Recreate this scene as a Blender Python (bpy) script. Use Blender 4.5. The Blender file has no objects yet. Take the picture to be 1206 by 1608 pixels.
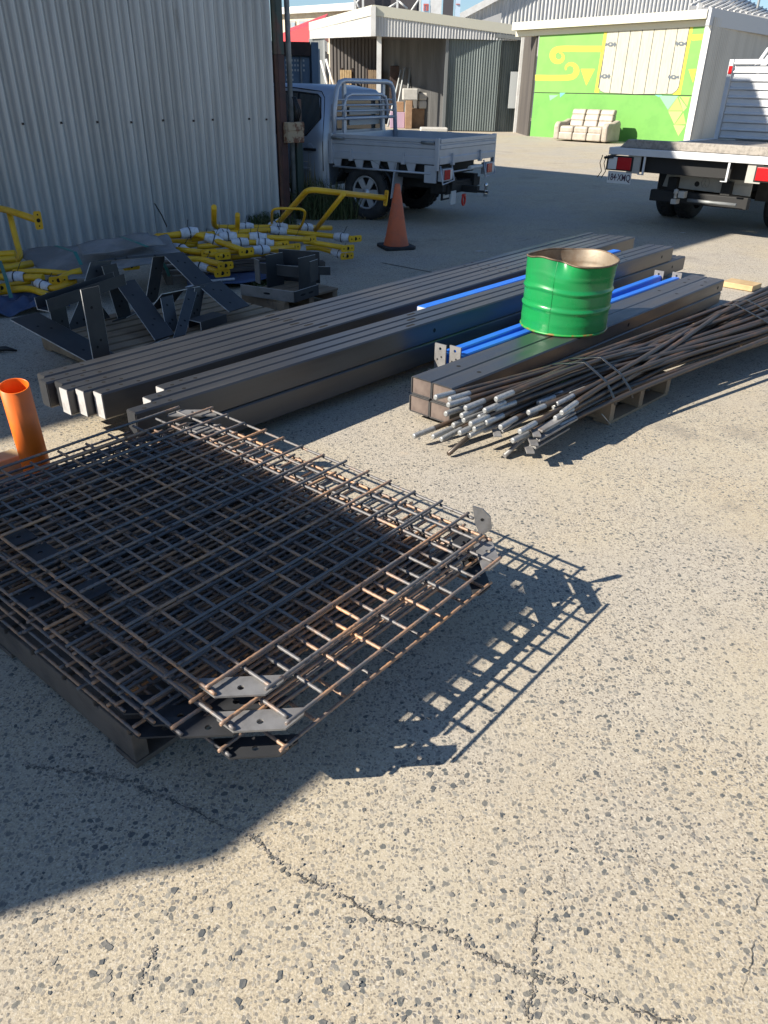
import bpy, math, random
from mathutils import Vector, Matrix
R_ = math.radians
PI = math.pi
rnd = random.Random(11)
scene = bpy.context.scene

# ---------------------------------------------------------------- camera
CAM_H, FOCAL, PITCH, ROLL = 1.65, 1180.0, math.atan((804 - 138.0) / 1180.0), R_(1.0)
_r0 = Vector((1, 0, 0)); _u0 = Vector((0, math.sin(PITCH), math.cos(PITCH)))
CF = Vector((0, math.cos(PITCH), -math.sin(PITCH)))
CR = _r0 * math.cos(ROLL) + _u0 * math.sin(ROLL)
CU = _u0 * math.cos(ROLL) - _r0 * math.sin(ROLL)
cd = bpy.data.cameras.new('camera')
cam = bpy.data.objects.new('camera', cd)
scene.collection.objects.link(cam)
cd.sensor_fit = 'VERTICAL'; cd.sensor_height = 36.0; cd.lens = 36.0 * FOCAL / 1608.0
cd.clip_start = 0.05; cd.clip_end = 2000
cam.matrix_world = Matrix(((CR.x, CU.x, -CF.x, 0), (CR.y, CU.y, -CF.y, 0), (CR.z, CU.z, -CF.z, CAM_H), (0, 0, 0, 1)))
scene.camera = cam

# ---------------------------------------------------------------- sky, sun, exposure
SUN_AZ, SUN_EL = R_(20.0), R_(32.5)          # direction the light travels, measured from +X; height of the sun
world = bpy.data.worlds.new('World'); scene.world = world; world.use_nodes = True
wn = world.node_tree.nodes; wl = world.node_tree.links
sky = wn.new('ShaderNodeTexSky'); sky.sky_type = 'NISHITA'; sky.sun_disc = False
sky.sun_elevation = SUN_EL; sky.sun_rotation = R_(250.0)
sky.air_density = 1.0; sky.dust_density = 0.3; sky.ozone_density = 5.0
wl.new(sky.outputs[0], wn['Background'].inputs[0]); wn['Background'].inputs[1].default_value = 0.07
sd = bpy.data.lights.new('sun', 'SUN'); sd.energy = 5.0; sd.angle = R_(0.5); sd.color = (1.0, 0.92, 0.80)
sun = bpy.data.objects.new('sun', sd); scene.collection.objects.link(sun)
SUND = Vector((math.cos(SUN_AZ) * math.cos(SUN_EL), math.sin(SUN_AZ) * math.cos(SUN_EL), -math.sin(SUN_EL)))
sun.rotation_euler = SUND.to_track_quat('-Z', 'Y').to_euler()
sun.location = (-20, -20, 30)
scene.view_settings.view_transform = 'Standard'; scene.view_settings.look = 'None'
scene.view_settings.exposure = 1.06; scene.view_settings.gamma = 1.0
scene.view_settings.use_curve_mapping = False

# ---------------------------------------------------------------- helpers
COL = scene.collection
def ray(px, py): return CR * (px - 603) + CU * (804 - py) + CF * FOCAL
def at(px, py, z=0.0):                 # the point of the place at height z seen there in the photograph
    d = ray(px, py); t = (z - CAM_H) / d.z
    return Vector((d.x * t, d.y * t, z))
def atY(px, py, Y):                    # the point at depth Y
    d = ray(px, py); t = Y / d.y
    return Vector((d.x * t, Y, CAM_H + d.z * t))
def proj(v):
    w = Vector(v) - Vector((0, 0, CAM_H)); q = w.dot(CF)
    return 603 + FOCAL * w.dot(CR) / q, 804 - FOCAL * w.dot(CU) / q
def V(*a): return Vector(a)
def dirz(deg): return Vector((math.cos(R_(deg)), math.sin(R_(deg)), 0))

class MB:
    def __init__(s): s.v = []; s.f = []; s.sm = []
    def add(s, vs, fs, smooth=False):
        b = len(s.v); s.v += [tuple(v) for v in vs]
        for f in fs: s.f.append(tuple(i + b for i in f)); s.sm.append(smooth)
        return s
    def hexa(s, p):                    # 8 points: bottom ring then top ring
        return s.add(p, [(3, 2, 1, 0), (4, 5, 6, 7), (0, 1, 5, 4), (1, 2, 6, 5), (2, 3, 7, 6), (3, 0, 4, 7)])
    def box(s, c, size, ax=None):      # centre, full size, optional axes (3 vectors)
        c = Vector(c); x, y, z = ax if ax else (V(1, 0, 0), V(0, 1, 0), V(0, 0, 1))
        a, b, d = x * size[0] / 2, y * size[1] / 2, z * size[2] / 2
        return s.hexa([c - a - b - d, c + a - b - d, c + a + b - d, c - a + b - d, c - a - b + d, c + a - b + d, c + a + b + d, c - a + b + d])
    def bx(s, x0, x1, y0, y1, z0, z1):
        return s.hexa([(x0, y0, z0), (x1, y0, z0), (x1, y1, z0), (x0, y1, z0), (x0, y0, z1), (x1, y0, z1), (x1, y1, z1), (x0, y1, z1)])
    def prism(s, pts, ext):            # planar polygon swept by ext
        pts = [Vector(p) for p in pts]; n = len(pts); e = Vector(ext)
        nn = V(0, 0, 0)
        for i in range(n): nn += pts[i].cross(pts[(i + 1) % n])
        if nn.dot(e) > 0: pts.reverse()
        vs = pts + [p + e for p in pts]
        fs = [tuple(range(n)), tuple(range(2 * n - 1, n - 1, -1))]
        fs += [(i, i + n, (i + 1) % n + n, (i + 1) % n) for i in range(n)]
        return s.add(vs, fs)
    def tube(s, path, r, n=8, smooth=True, cap=True, radii=None, phase=0.0):
        P = [Vector(p) for p in path]; m = len(P); vs = []; fs = []
        up = V(0, 0, 1)
        t0 = (P[1] - P[0]).normalized()
        if abs(t0.dot(up)) > 0.9: up = V(1, 0, 0)
        side = t0.cross(up).normalized()
        for i in range(m):
            if i == 0: t = P[1] - P[0]
            elif i == m - 1: t = P[-1] - P[-2]
            else: t = (P[i] - P[i - 1]).normalized() + (P[i + 1] - P[i]).normalized()
            t.normalize()
            side = (side - t * side.dot(t)).normalized(); w = t.cross(side)
            rr = radii[i] if radii else r
            for k in range(n):
                a = 2 * PI * k / n + phase
                vs.append(P[i] + side * math.cos(a) * rr + w * math.sin(a) * rr)
        for i in range(m - 1):
            for k in range(n):
                fs.append((i * n + k, i * n + (k + 1) % n, (i + 1) * n + (k + 1) % n, (i + 1) * n + k))
        s.add(vs, fs, smooth)
        if cap:
            b = len(s.v) - len(vs)
            s.f.append(tuple(b + k for k in range(n - 1, -1, -1))); s.sm.append(False)
            s.f.append(tuple(b + (m - 1) * n + k for k in range(n))); s.sm.append(False)
        return s
    def lathe(s, prof, n=24, c=(0, 0, 0), ax=None, smooth=True):   # prof: (radius, height)
        c = Vector(c); x, y, z = ax if ax else (V(1, 0, 0), V(0, 1, 0), V(0, 0, 1)); vs = []; fs = []
        for r, h in prof:
            for k in range(n):
                a = 2 * PI * k / n; vs.append(c + x * math.cos(a) * r + y * math.sin(a) * r + z * h)
        for i in range(len(prof) - 1):
            for k in range(n): fs.append((i * n + k, i * n + (k + 1) % n, (i + 1) * n + (k + 1) % n, (i + 1) * n + k))
        return s.add(vs, fs, smooth)
    def disc(s, c, r, nrm, n=10, ry=None, xd=None):
        c = Vector(c); z = Vector(nrm).normalized()
        x = Vector(xd).normalized() if xd else z.orthogonal().normalized()
        y = z.cross(x); ry = ry or r
        return s.add([c + x * math.cos(2 * PI * k / n) * r + y * math.sin(2 * PI * k / n) * ry for k in range(n)], [tuple(range(n))])
    def grid(s, fn, nu, nv, smooth=True):
        vs = [fn(i / nu, j / nv) for j in range(nv + 1) for i in range(nu + 1)]
        fs = [(j * (nu + 1) + i, j * (nu + 1) + i + 1, (j + 1) * (nu + 1) + i + 1, (j + 1) * (nu + 1) + i) for j in range(nv) for i in range(nu)]
        return s.add(vs, fs, smooth)
    def mesh(s, name, mat):
        me = bpy.data.meshes.new(name); me.from_pydata(s.v, [], s.f)
        me.polygons.foreach_set('use_smooth', s.sm)
        if mat: me.materials.append(mat)
        me.update(); return me
    def build(s, name, mat, parent=None, bev=0, sol=0):
        return link(name, s.mesh(name, mat), parent, bev, sol)

def link(name, me, parent=None, bev=0, sol=0):
    o = bpy.data.objects.new(name, me); COL.objects.link(o)
    if parent: o.parent = parent
    if sol:
        m = o.modifiers.new('thick', 'SOLIDIFY'); m.thickness = sol; m.offset = 0
    if bev:
        m = o.modifiers.new('bevel', 'BEVEL'); m.width = bev; m.segments = 2; m.limit_method = 'ANGLE'; m.angle_limit = R_(40)
    return o
def tag(o, label, cat, group=None):
    o['label'] = label; o['category'] = cat
    if group: o['group'] = group
    return o
def thing(name, label, cat, loc=(0, 0, 0), rz=0.0, group=None):
    o = bpy.data.objects.new(name, None); COL.objects.link(o); o.empty_display_size = 0.1
    o.location = loc; o.rotation_euler = (0, 0, rz)
    return tag(o, label, cat, group)
def structure(o): o['kind'] = 'structure'; return o
def stuff(o): o['kind'] = 'stuff'; return o

# ---------------------------------------------------------------- materials
def mat(name, col, rough=0.6, metal=0.0, col2=None, scale=6.0, amt=0.5, lo=0.4, hi=0.65, bump=0.0, bscale=40.0, coord='Object', stretch=(1, 1, 1), spec=0.5, col3=None, scale3=2.0, lo3=0.55, hi3=0.7, rough2=None, emit=None):
    m = bpy.data.materials.new(name); m.use_nodes = True; nt = m.node_tree; N = nt.nodes; L = nt.links
    b = N['Principled BSDF']; b.inputs['Base Color'].default_value = (*col, 1); b.inputs['Roughness'].default_value = rough
    b.inputs['Metallic'].default_value = metal; b.inputs['Specular IOR Level'].default_value = spec
    tc = N.new('ShaderNodeTexCoord'); mp = N.new('ShaderNodeMapping'); L.new(tc.outputs[coord], mp.inputs[0]); mp.inputs['Scale'].default_value = stretch
    src = None
    def noise(sc, det=6, ro=0.6):
        n = N.new('ShaderNodeTexNoise'); n.inputs['Scale'].default_value = sc; n.inputs['Detail'].default_value = det; n.inputs['Roughness'].default_value = ro
        L.new(mp.outputs[0], n.inputs['Vector']); return n.outputs['Fac']
    def ramp(f, a, c):
        r = N.new('ShaderNodeMapRange'); r.inputs['From Min'].default_value = a; r.inputs['From Max'].default_value = c; r.interpolation_type = 'SMOOTHSTEP'; L.new(f, r.inputs['Value']); return r.outputs[0]
    def mix(f, A, B):
        x = N.new('ShaderNodeMix'); x.data_type = 'RGBA'; L.new(f, x.inputs['Factor'])
        for sock, val in ((x.inputs['A'], A), (x.inputs['B'], B)):
            if isinstance(val, tuple): sock.default_value = (*val, 1)
            else: L.new(val, sock)
        return x.outputs['Result']
    if col2:
        f = ramp(noise(scale), lo, hi); src = mix(f, col, col2)
        if rough2 is not None:
            r = N.new('ShaderNodeMapRange'); r.inputs['To Min'].default_value = rough; r.inputs['To Max'].default_value = rough2; L.new(f, r.inputs['Value']); L.new(r.outputs[0], b.inputs['Roughness'])
    if col3:
        f3 = ramp(noise(scale3, 8, 0.65), lo3, hi3); src = mix(f3, src or col, col3)
    if src: L.new(src, b.inputs['Base Color'])
    if bump:
        bp = N.new('ShaderNodeBump'); bp.inputs['Strength'].default_value = bump; bp.inputs['Distance'].default_value = 0.01
        L.new(noise(bscale, 5), bp.inputs['Height']); L.new(bp.outputs[0], b.inputs['Normal'])
    if emit:
        b.inputs['Emission Color'].default_value = (*emit, 1); b.inputs['Emission Strength'].default_value = 1
    return m

M = {}
M['wall_sheet'] = mat('weathered_sheet', (.50, .495, .48), .38, .25, (.40, .395, .38), 1.3, col3=(.22, .19, .16), scale3=5, lo3=.62, hi3=.8, stretch=(1, 1, .18), coord='Object', spec=.5)
M['sheet_white'] = mat('white_sheet', (.50, .50, .49), .5, .0, (.44, .44, .43), 2.0, stretch=(1, 1, .2))
M['sheet_grey'] = mat('grey_sheet', (.19, .20, .20), .55, .0, (.14, .15, .15), 1.5, stretch=(1, 1, .15))
M['sheet_door'] = mat('door_sheet', (.16, .19, .185), .55, .0, (.10, .125, .12), 1.2, stretch=(1, 1, .2))
M['sheet_cream'] = mat('cream_sheet', (.50, .48, .43), .55, .0, (.44, .42, .375), 1.5, stretch=(1, 1, .15))
M['sheet_inner_shade'] = mat('inner_sheet_shade', (.10, .10, .098), .7, .0, (.07, .07, .068), 1.5, stretch=(1, 1, .15))  # side wall inside the open shed, its shade put into the colour
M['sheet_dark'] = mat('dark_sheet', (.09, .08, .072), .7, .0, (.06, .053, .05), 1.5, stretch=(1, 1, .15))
M['trim_cream'] = mat('cream_trim', (.56, .54, .44), .5)
M['trim_white'] = mat('white_trim', (.60, .60, .58), .45, 0, (.53, .52, .50), 3)
M['roof'] = mat('roof_sheet', (.5, .5, .5), .5, .1, (.42, .42, .42), 2)
M['post_green'] = mat('old_green_paint', (.035, .055, .045), .55, 0, (.11, .05, .035), 2.0, lo=.5, hi=.6, bump=.3, bscale=30, stretch=(1, 1, .5))
M['post_red'] = mat('red_oxide', (.085, .035, .028), .65, 0, (.05, .025, .022), 4.0, bump=.3, bscale=60)
M['rust_cream'] = mat('rusty_cream', (.36, .27, .17), .6, 0, (.15, .055, .025), 9.0, lo=.44, hi=.56, bump=.3)
M['pole_grey'] = mat('pole_grey', (.25, .26, .26), .5, .2, (.16, .17, .17), 5)
M['black_steel'] = mat('mill_scale', (.036, .037, .041), .32, .12, (.060, .059, .059), 5.0, rough2=.48, spec=.8, lo=.35, hi=.7, bump=.04, bscale=120, stretch=(.25, 2, 2), col3=(.085, .075, .065), scale3=6, lo3=.66, hi3=.8)
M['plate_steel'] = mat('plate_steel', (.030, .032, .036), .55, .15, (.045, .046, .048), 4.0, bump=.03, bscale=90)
M['cut_edge'] = mat('bare_edge', (.60, .59, .57), .45, .3, (.45, .43, .40), 20)
M['end_plate'] = mat('end_plate', (.50, .49, .48), .5, .15, (.38, .37, .36), 14, bump=.05)
M['cap_brown'] = mat('rhs_cap', (.13, .10, .088), .55, .3, (.19, .15, .13), 9, bump=.08, bscale=70)
M['grey_plate'] = mat('grey_plate', (.24, .235, .23), .5, .3, (.17, .165, .16), 10, bump=.06, bscale=80, col3=(.16, .10, .06), scale3=14, lo3=.6, hi3=.75)
M['blue'] = mat('blue_paint', (.02, .14, .62), .45, 0, (.025, .16, .56), 6)
M['hole'] = mat('hole_dark', (.006, .006, .006), .9)
M['rod'] = mat('rusty_rod', (.075, .062, .052), .45, .45, (.15, .09, .055), 6.0, lo=.45, hi=.7, bump=.05, bscale=150)
M['thread'] = mat('galvanised_thread', (.40, .41, .41), .45, .5, (.30, .31, .31), 60, bump=.25, bscale=220, stretch=(1, 1, 1))
M['strap'] = mat('black_strap', (.02, .022, .026), .35)
M['timber'] = mat('pallet_timber', (.30, .22, .14), .8, 0, (.20, .14, .09), 3.0, stretch=(1, 1, 1), bump=.2, bscale=60, col3=(.13, .10, .075), scale3=8, lo3=.56, hi3=.75)
M['timber_dark'] = mat('old_timber', (.13, .105, .085), .85, 0, (.07, .058, .05), 4.0, bump=.25, bscale=60)
M['timber_new'] = mat('fresh_timber', (.50, .36, .19), .7, 0, (.40, .27, .13), 5.0, bump=.15)
M['timber_grey'] = mat('grey_timber', (.33, .30, .26), .85, 0, (.22, .20, .175), 4.0, stretch=(1, 6, 6), bump=.2, bscale=40)
M['yellow'] = mat('yellow_paint', (.74, .42, .012), .38, 0, (.64, .34, .012), 5)
M['wrap'] = mat('white_wrap', (.62, .62, .64), .75, 0, (.5, .5, .52), 30, bump=.4, bscale=60)
M['tarp_blue'] = mat('blue_tarp', (.035, .06, .13), .6, 0, (.05, .08, .16), 8, bump=.3, bscale=20)
M['blanket'] = mat('grey_blanket', (.17, .17, .17), .9, 0, (.24, .24, .24), 3, bump=.3, bscale=50, col3=(.34, .34, .34), scale3=45, lo3=.64, hi3=.7)
M['strap_green'] = mat('green_strap', (.02, .16, .14), .4)
M['orange_cone'] = mat('cone_orange', (.62, .13, .045), .6, 0, (.46, .11, .05), 5, bump=.1, col3=(.22, .10, .07), scale3=12, lo3=.6, hi3=.75)
M['orange_tube'] = mat('tube_orange', (.80, .15, .01), .4, 0, (.70, .13, .012), 6, col3=(.45, .12, .03), scale3=15, lo3=.62, hi3=.75)
M['rubber'] = mat('rubber', (.02, .02, .021), .8, 0, (.035, .034, .033), 9, bump=.15, bscale=60)
M['drum_green'] = mat('drum_green', (.010, .225, .06), .25, 0, (.012, .19, .055), 3, col3=(.09, .11, .05), scale3=9, lo3=.66, hi3=.8, rough2=.45, bump=.06, bscale=9)
M['drum_in'] = mat('drum_inside', (.30, .25, .19), .5, .5, (.20, .13, .08), 5, bump=.1)
M['drum_rim'] = mat('drum_rim', (.17, .12, .08), .6, .4, (.10, .07, .05), 20)
M['ute'] = mat('silver_paint', (.38, .42, .49), .32, .4, (.36, .40, .46), 3)
M['alu'] = mat('aluminium', (.46, .48, .52), .42, .45, (.43, .45, .485), 5)
M['glass'] = mat('dark_glass', (.015, .018, .02), .06, 0, spec=.9)
M['black_plastic'] = mat('black_plastic', (.014, .014, .015), .5)
M['chassis'] = mat('chassis_black', (.012, .012, .012), .7)
M['rim'] = mat('alloy_rim', (.5, .5, .51), .35, .6)
M['red_lens'] = mat('red_lens', (.42, .012, .015), .2)
M['clear_lens'] = mat('clear_lens', (.65, .63, .6), .2)
M['white_paint'] = mat('white_paint', (.58, .59, .60), .4, 0, (.53, .54, .55), 3)
M['plate_white'] = mat('number_plate', (.62, .62, .6), .5)
M['ink'] = mat('plate_ink', (.05, .02, .04), .5)
M['faint_ink'] = mat('faint_print', (.33, .32, .30), .6)
M['panel_beige'] = mat('bumper_panel', (.36, .345, .31), .55, 0, (.4, .385, .35), 7)
M['shackle'] = mat('red_shackle', (.6, .03, .015), .35)
M['chrome'] = mat('chrome', (.7, .7, .7), .15, 1.0)
M['m_green'] = mat('mural_green', (.125, .34, .06), .6, 0, (.105, .30, .052), 1.5)
M['m_green_hi'] = mat('mural_green_upper', (.155, .345, .07), .6, 0, (.135, .32, .062), 1.5)
M['m_yellow'] = mat('mural_yellow', (.52, .46, .04), .6)
M['m_lime'] = mat('mural_lime', (.30, .55, .10), .6)
M['m_lime2'] = mat('mural_lime_pale', (.38, .60, .14), .6)
M['m_teal'] = mat('mural_teal', (.20, .50, .26), .6)
M['m_blue'] = mat('mural_blue', (.12, .36, .36), .6)
M['barn'] = mat('painted_boards', (.44, .42, .335), .7, 0, (.39, .37, .29), 6, stretch=(3, 3, .4), col3=(.36, .33, .27), scale3=9, lo3=.66, hi3=.72)
M['dark_line'] = mat('painted_line', (.06, .07, .06), .7)
M['hinge'] = mat('painted_hinge', (.10, .12, .14), .7)
M['sofa'] = mat('cream_leather', (.37, .325, .265), .55, 0, (.30, .26, .21), 5, bump=.25, bscale=14)
M['sofa_dark'] = mat('sofa_seam', (.10, .07, .05), .8)
M['cont_blue'] = mat('container_blue', (.10, .16, .24), .5, .1, (.08, .13, .20), 3, col3=(.09, .05, .035), scale3=6, lo3=.7, hi3=.8)
M['rust_dark'] = mat('dark_rust', (.05, .03, .026), .8, 0, (.025, .018, .017), 6)
M['brick_cream'] = mat('cream_render', (.50, .44, .34), .8, 0, (.45, .39, .30), 3)
M['red_roof'] = mat('red_roof', (.50, .045, .05), .5)
M['steel_frame'] = mat('white_frame', (.6, .6, .58), .5)
M['sign_dark'] = mat('sign_back', (.06, .055, .06), .7)
M['sign_blue'] = mat('sign_pale_blue', (.45, .56, .66), .6)
M['sign_red'] = mat('sign_red', (.5, .12, .1), .6)
M['cardboard'] = mat('cardboard', (.34, .22, .13), .85, 0, (.28, .17, .10), 4)
M['cushion'] = mat('white_cushion', (.46, .445, .41), .85, 0, (.40, .385, .35), 6)
M['mauve'] = mat('mauve_print', (.42, .3, .4), .7)
M['board_pale'] = mat('pale_board', (.40, .42, .42), .6)
M['grass'] = mat('weed_green', (.06, .085, .025), .75, 0, (.10, .10, .04), 9)
M['straw'] = mat('weed_straw', (.24, .19, .10), .8)
M['gray_paint'] = mat('grey_paint', (.46, .47, .49), .55)
# ---------------------------------------------------------------- ground
def ground_mat():
    m = bpy.data.materials.new('exposed_aggregate_concrete'); m.use_nodes = True; nt = m.node_tree; N = nt.nodes; L = nt.links
    b = N['Principled BSDF']; b.inputs['Roughness'].default_value = .85; b.inputs['Specular IOR Level'].default_value = .25
    tc = N.new('ShaderNodeTexCoord')
    wob = N.new('ShaderNodeTexNoise'); wob.inputs['Scale'].default_value = 30; wob.inputs['Detail'].default_value = 2
    L.new(tc.outputs['Object'], wob.inputs['Vector'])
    vm = N.new('ShaderNodeVectorMath'); vm.operation = 'MULTIPLY_ADD'; vm.inputs[1].default_value = (.02, .02, 0)
    L.new(wob.outputs['Color'], vm.inputs[0]); L.new(tc.outputs['Object'], vm.inputs[2])
    vec = vm.outputs[0]
    def vor(sc, feature='F1'):
        v = N.new('ShaderNodeTexVoronoi'); v.feature = feature; v.inputs['Scale'].default_value = sc; v.inputs['Randomness'].default_value = 1.0
        v.voronoi_dimensions = '2D'
        L.new(vec, v.inputs['Vector']); return v
    def noise(sc, det=6, ro=.6):
        n = N.new('ShaderNodeTexNoise'); n.inputs['Scale'].default_value = sc; n.inputs['Detail'].default_value = det; n.inputs['Roughness'].default_value = ro
        L.new(tc.outputs['Object'], n.inputs['Vector']); return n.outputs['Fac']
    def ramp(f, a, c, t0=0., t1=1.):
        r = N.new('ShaderNodeMapRange'); r.interpolation_type = 'SMOOTHSTEP'
        r.inputs['From Min'].default_value = a; r.inputs['From Max'].default_value = c; r.inputs['To Min'].default_value = t0; r.inputs['To Max'].default_value = t1
        L.new(f, r.inputs['Value']); return r.outputs[0]
    def mul(a, c):
        x = N.new('ShaderNodeMath'); x.operation = 'MULTIPLY'
        for s, v in ((x.inputs[0], a), (x.inputs[1], c)):
            if isinstance(v, (int, float)): s.default_value = v
            else: L.new(v, s)
        return x.outputs[0]
    def mix(f, A, B):
        x = N.new('ShaderNodeMix'); x.data_type = 'RGBA'
        if isinstance(f, float): x.inputs['Factor'].default_value = f
        else: L.new(f, x.inputs['Factor'])
        for sock, val in ((x.inputs['A'], A), (x.inputs['B'], B)):
            if isinstance(val, tuple): sock.default_value = (*val, 1)
            else: L.new(val, sock)
        return x.outputs['Result']
    # matrix: sandy cement with fine grain
    base = mix(ramp(noise(170, 4, .7), .38, .62), (.49, .42, .305), (.34, .29, .21))
    base = mix(ramp(noise(1.3, 5), .42, .68), base, (.44, .39, .295))
    base = mix(ramp(noise(.45, 4), .42, .62), base, (.385, .35, .295))
    st = mix(ramp(noise(2.2, 5, .65), .62, .78), (0., 0., 0.), (.55, .55, .55))
    base = mix(st, base, (.43, .31, .20))
    def stones(sc, rad, keep, cols, base):
        v = vor(sc); sp = N.new('ShaderNodeSeparateColor'); L.new(v.outputs['Color'], sp.inputs[0])
        k = ramp(sp.outputs[0], keep - .02, keep + .02, 1., 0.)
        k = mul(k, ramp(noise(1.9, 3), .34, .6, .62, 1.))
        ms = mul(ramp(v.outputs['Distance'], rad - .05, rad, 1., 0.), k)
        cc = mix(ramp(sp.outputs[1], .3, .7), cols[0], cols[1])
        return mix(ms, base, cc), ms
    base, m1 = stones(170, .46, .5, ((.20, .175, .14), (.50, .45, .36)), base)
    base, m2 = stones(92, .40, .36, ((.16, .155, .145), (.33, .30, .25)), base)
    base, m3 = stones(52, .38, .15, ((.11, .115, .11), (.26, .245, .21)), base)
    # darker oil and tyre stains
    base = mix(ramp(noise(.8, 6, .7), .55, .72, 0., .55), base, (.17, .155, .135))
    L.new(base, b.inputs['Base Color'])
    bp = N.new('ShaderNodeBump'); bp.inputs['Strength'].default_value = .55; bp.inputs['Distance'].default_value = .004
    hs = N.new('ShaderNodeMath'); hs.operation = 'ADD'; L.new(noise(140, 5, .7), hs.inputs[0]); L.new(mul(m2, .3), hs.inputs[1])
    L.new(hs.outputs[0], bp.inputs['Height']); L.new(bp.outputs[0], b.inputs['Normal'])
    return m
M['ground'] = ground_mat()
g = MB().add([(-500, -500, 0), (500, -500, 0), (500, 900, 0), (-500, 900, 0)], [(0, 1, 2, 3)]).build('ground', M['ground'])
structure(g)
# exposed stones of the concrete near the camera, standing a hair proud
M['stone'] = mat('dark_aggregate', (.085, .09, .09), .75, 0, (.24, .22, .185), 11.0, lo=.42, hi=.62, coord='Object', bump=.2, bscale=120)
sb = MB()
n_st = 0
while n_st < 3200:
    y = .55 + 5.0 * rnd.random() ** 1.35; x = rnd.uniform(-.62, .62) * (y + .5)
    pr = .75 + .25 * math.sin(x * 2.1 + 1.3 * math.sin(y * 1.7)) * math.sin(y * 2.7 + x)
    if rnd.random() > .35 + .65 * pr: continue
    r = (.0032 + .0088 * rnd.random() ** 2.2); n = rnd.choice((4, 5, 5, 6)); a0 = rnd.random() * 6.28; el = rnd.uniform(.55, 1.0); ro = rnd.random() * 3.14
    top = []; bot = []
    for k in range(n):
        a = a0 + 2 * PI * k / n + rnd.uniform(-.38, .38); q = r * rnd.uniform(.7, 1.2)
        dx, dy = math.cos(a) * q, math.sin(a) * q * el
        dx, dy = dx * math.cos(ro) - dy * math.sin(ro), dx * math.sin(ro) + dy * math.cos(ro)
        top.append((x + dx * .85, y + dy * .85, .0012 + .0006 * rnd.random())); bot.append((x + dx, y + dy, -.001))
    sb.add(bot + top, [tuple(range(n, 2 * n))] + [(k, (k + 1) % n, n + (k + 1) % n, n + k) for k in range(n)])
    n_st += 1
o = stuff(sb.build('aggregate_stones', M['stone'], g)); o['label'] = 'dark exposed stones in the sandy concrete'
# cracks
M['crack'] = mat('crack_dark', (.05, .046, .04), .95, 0, (.14, .125, .10), 60, lo=.45, hi=.6)
M['crack_chip_dark'] = mat('dark_chips', (.12, .115, .10), .9)
M['fines'] = mat('crack_grit', (.23, .21, .185), .95, 0, (.33, .29, .23), 70, bump=.5, bscale=120, col3=(.08, .08, .075), scale3=90, lo3=.55, hi3=.62)
chip_dark, chip_pale = MB(), MB()
def crack(pix, w, wf):
    P = [at(x, y, 0) for x, y in pix]; pts = []
    for a, c in zip(P, P[1:]):
        n = max(2, int((c - a).length / .009))
        for i in range(n): pts.append(a.lerp(c, i / n))
    pts.append(P[-1]); d = (P[-1] - P[0]).normalized(); nv = V(-d.y, d.x, 0)
    off = 0; L1 = []; gap = 0; big = 0
    for i, p in enumerate(pts):
        off = off * .9 + rnd.uniform(-.0045, .0045); big = big * .97 + rnd.uniform(-.1, .1)
        if gap > 0: gap -= 1
        elif rnd.random() < .09: gap = rnd.randint(2, 9)
        ww = 0 if gap else .62 * w * max(.1, .6 + big) * rnd.uniform(.4, 1.3)
        L1.append((p + nv * off, ww))
        if wf:
            for q in range(rnd.choice((1, 2, 3, 3))):
                c = p + nv * (off + rnd.gauss(.004, .38) * wf) + d * rnd.uniform(-.006, .006); r = rnd.uniform(.0015, .0048) * (1 if rnd.random() < .8 else 1.5); a0 = rnd.random() * 6; k_ = rnd.choice((4, 5, 6))
                tp_ = [c + V(math.cos(a0 + 6.283 * t / k_) * r * rnd.uniform(.6, 1.1), math.sin(a0 + 6.283 * t / k_) * r * rnd.uniform(.6, 1.1), .0012 + .0018 * rnd.random()) for t in range(k_)]
                bt_ = [V(c.x + (v.x - c.x) * 1.25, c.y + (v.y - c.y) * 1.25, -.001) for v in tp_]
                (chip_dark if rnd.random() < .45 else chip_pale).add(bt_ + tp_, [tuple(range(k_, 2 * k_))] + [(t, (t + 1) % k_, k_ + (t + 1) % k_, k_ + t) for t in range(k_)])
    mb = MB(); vs = []
    for c, ww in L1: vs += [c + nv * ww / 2 + V(0, 0, .0022), c - nv * ww / 2 + V(0, 0, .0022)]
    mb.add(vs, [(2 * i, 2 * i + 1, 2 * i + 3, 2 * i + 2) for i in range(len(L1) - 1) if L1[i][1] + L1[i + 1][1] > 0])
    mb.build('crack', M['crack'], g)
crack([(392, 1318), (455, 1365), (520, 1395), (583, 1440), (640, 1452), (700, 1470), (760, 1500), (838, 1530)], .006, .016)
crack([(40, 1200), (150, 1215), (260, 1255), (392, 1318)], .005, .013)
crack([(838, 1530), (900, 1548), (980, 1575), (1060, 1605), (1100, 1625)], .007, .02)
crack([(845, 1440), (838, 1490), (838, 1530), (825, 1600)], .005, .008)
crack([(845, 1440), (880, 1400), (895, 1350)], .003, 0)
crack([(1190, 1400), (1187, 1470), (1170, 1545), (1160, 1610)], .005, 0)
crack([(1005, 1335), (1040, 1370), (1080, 1420)], .003, 0)
crack([(240, 1495), (222, 1530), (205, 1570)], .003, .008)
crack([(1180, 1130), (1165, 1180), (1150, 1215)], .003, 0)
crack([(790, 378), (800, 383), (840, 373), (850, 371)], .03, 0)
stuff(chip_dark.build('dark_grit', M['crack_chip_dark'], g)); stuff(chip_pale.build('pale_chips', M['fines'], g))
# slab joints in the yard
for a, c in (((600, 413), (700, 432)), ((100, 470), (0, 487))):
    pa, pc = at(*a), at(*c); d = (pc - pa).normalized(); nv = V(-d.y, d.x, 0) * .012
    MB().add([pa + nv + V(0, 0, .003), pa - nv + V(0, 0, .003), pc - nv + V(0, 0, .003), pc + nv + V(0, 0, .003)], [(0, 1, 2, 3)]).build('slab_joint', M['crack'], g)
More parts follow.
